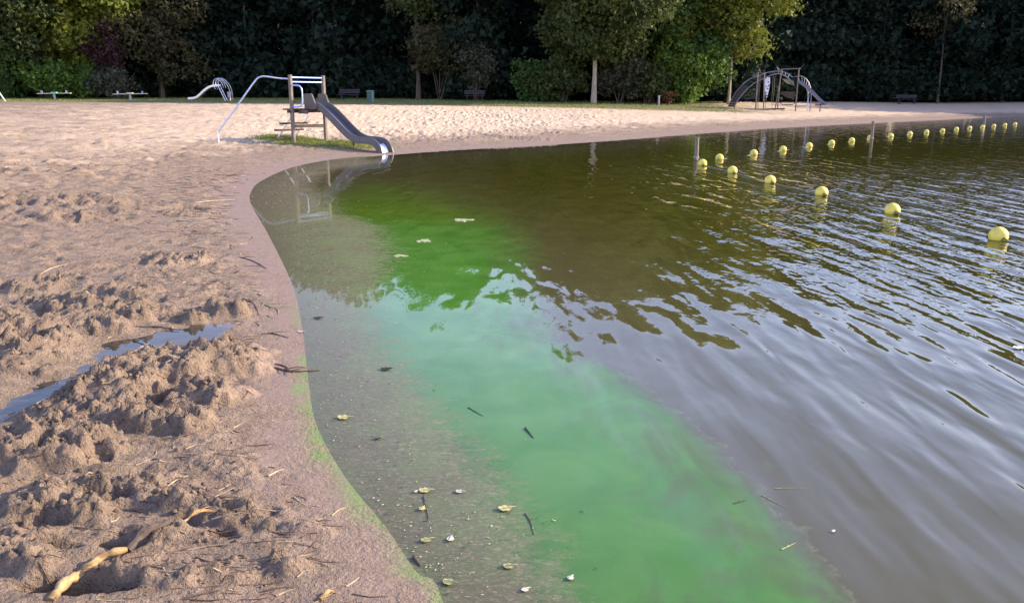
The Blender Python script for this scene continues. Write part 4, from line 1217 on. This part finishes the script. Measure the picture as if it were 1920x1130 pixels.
debris(90, lambda: (lambda a: a if float(shore_sd(np.array([a[0]]), np.array([a[1]]))[0]) > .35 else (-2.5, 5 + rng.uniform(-1, 1), .05, 1.0))(scat()), .0022, 'straw_bits', M['straw'], 'bits of straw trodden into the near sand')

# crumbs of sand lying loose on the heaps
ico = bmesh.new(); bmesh.ops.create_icosphere(ico, subdivisions=2, radius=1)
iv = np.array([v_.co[:] for v_ in ico.verts]); iff = np.array([[v_.index for v_ in f_.verts] for f_ in ico.faces]); ico.free()
pts = []
for mx, my, rx, ry, h in MOUNDS:
    if my > 14:
        continue
    n = int(20 + 300 * rx * ry)
    pts.append(np.stack([mx + rng.normal(size=n) * rx * .85, my + rng.normal(size=n) * ry * .95], -1))
n = 450
pts.append(np.stack([rng.uniform(-2.6, .2, n), rng.uniform(2.6, 4.6, n)], -1))
pts.append(np.stack([rng.uniform(-7, -2.2, 350), rng.uniform(5, 14, 350)], -1))
pts = np.concatenate(pts)
ss_ = shore_sd(pts[:, 0], pts[:, 1]); td_ = seg_dist(pts[:, 0], pts[:, 1], TRENCH, False)
pts = pts[(ss_ > .42) & (td_ > .16)]
pz = sand_z(pts[:, 0], pts[:, 1])
n = len(pts); rad = .003 + .014 * rng.uniform(0, 1, n) ** 3.5
ks = rng.normal(size=(n, 3, 3)) * 2.2; lump = 1 + .16 * np.sin(np.einsum('nij,vj->nvi', ks, iv) + rng.uniform(0, 6, (n, 1, 3))).sum(2) + rng.uniform(-.07, .07, (n, len(iv)))
vv = iv[None] * rad[:, None, None] * lump[:, :, None] * rng.uniform(.65, 1.2, (n, 1, 3))
vv = vv + np.stack([pts[:, 0], pts[:, 1], pz - rad * .1], -1)[:, None]
ff_ = (iff[None] + (np.arange(n) * len(iv))[:, None, None]).reshape(-1, 3)
me = mesh_np('sand_crumbs', vv.reshape(-1, 3), ff_, True)
put_attr(me, 'damp', np.ones(n * len(iv)))
o = link('sand_crumbs', me, M['sand'], kind='stuff'); o['label'] = 'loose crumbs of damp sand on the dug heaps'

# flecks drifting in the scum
cnt = 0; fl = [[], [], []]
while cnt < 1500:
    i = rng.integers(0, len(SHORE) - 1); p = SHORE[i] + (SHORE[i + 1] - SHORE[i]) * rng.uniform()
    if not (2.2 < p[1] < 19):
        continue
    e = SHORE[i + 1] - SHORE[i]; nn = np.array([-e[1], e[0]]) / np.hypot(*e)
    q = p - nn * (abs(rng.normal(0, .32 if p[1] < 7 else .9)) * (.25 if cnt % 3 == 0 else 1) + .02)
    fl[rng.choice(3, p=[.22, .38, .40])].append((q[0], q[1])); cnt += 1
for k, (m, nm_, lb_) in enumerate(((M['leaf_white'], 'pale_flecks', 'pale flecks drifting in the shore scum'), (M['leaf_olive'], 'olive_flecks', 'olive flecks drifting in the shore scum'), (M['leaf_dark'], 'dark_flecks', 'dark flecks drifting in the shore scum'))):
    a = np.array(fl[k]); n = len(a)
    hexa = np.array([(math.cos(t_), math.sin(t_) * .5, 0) for t_ in np.arange(6) * math.pi / 3] + [(0, 0, .25), (0, 0, -.25)])
    hf = np.array([(j, (j + 1) % 6, 6) for j in range(6)] + [((j + 1) % 6, j, 7) for j in range(6)])
    rad = (.0013 + .0045 * rng.uniform(0, 1, n) ** 2.5) * (1 + .10 * a[:, 1]); w = rng.uniform(0, 6.28, n)
    vv = hexa[None] * rad[:, None, None] * rng.uniform(.6, 1.3, (n, 8, 1)); c, s_ = np.cos(w)[:, None], np.sin(w)[:, None]
    vv = np.stack([vv[:, :, 0] * c - vv[:, :, 1] * s_, vv[:, :, 0] * s_ + vv[:, :, 1] * c, vv[:, :, 2]], -1) + np.stack([a[:, 0], a[:, 1], np.full(n, .004)], -1)[:, None]
    o = link(nm_, mesh_np(nm_, vv.reshape(-1, 3), (hf[None] + (np.arange(n) * 8)[:, None, None]).reshape(-1, 3), False), m, kind='stuff'); o['label'] = lb_
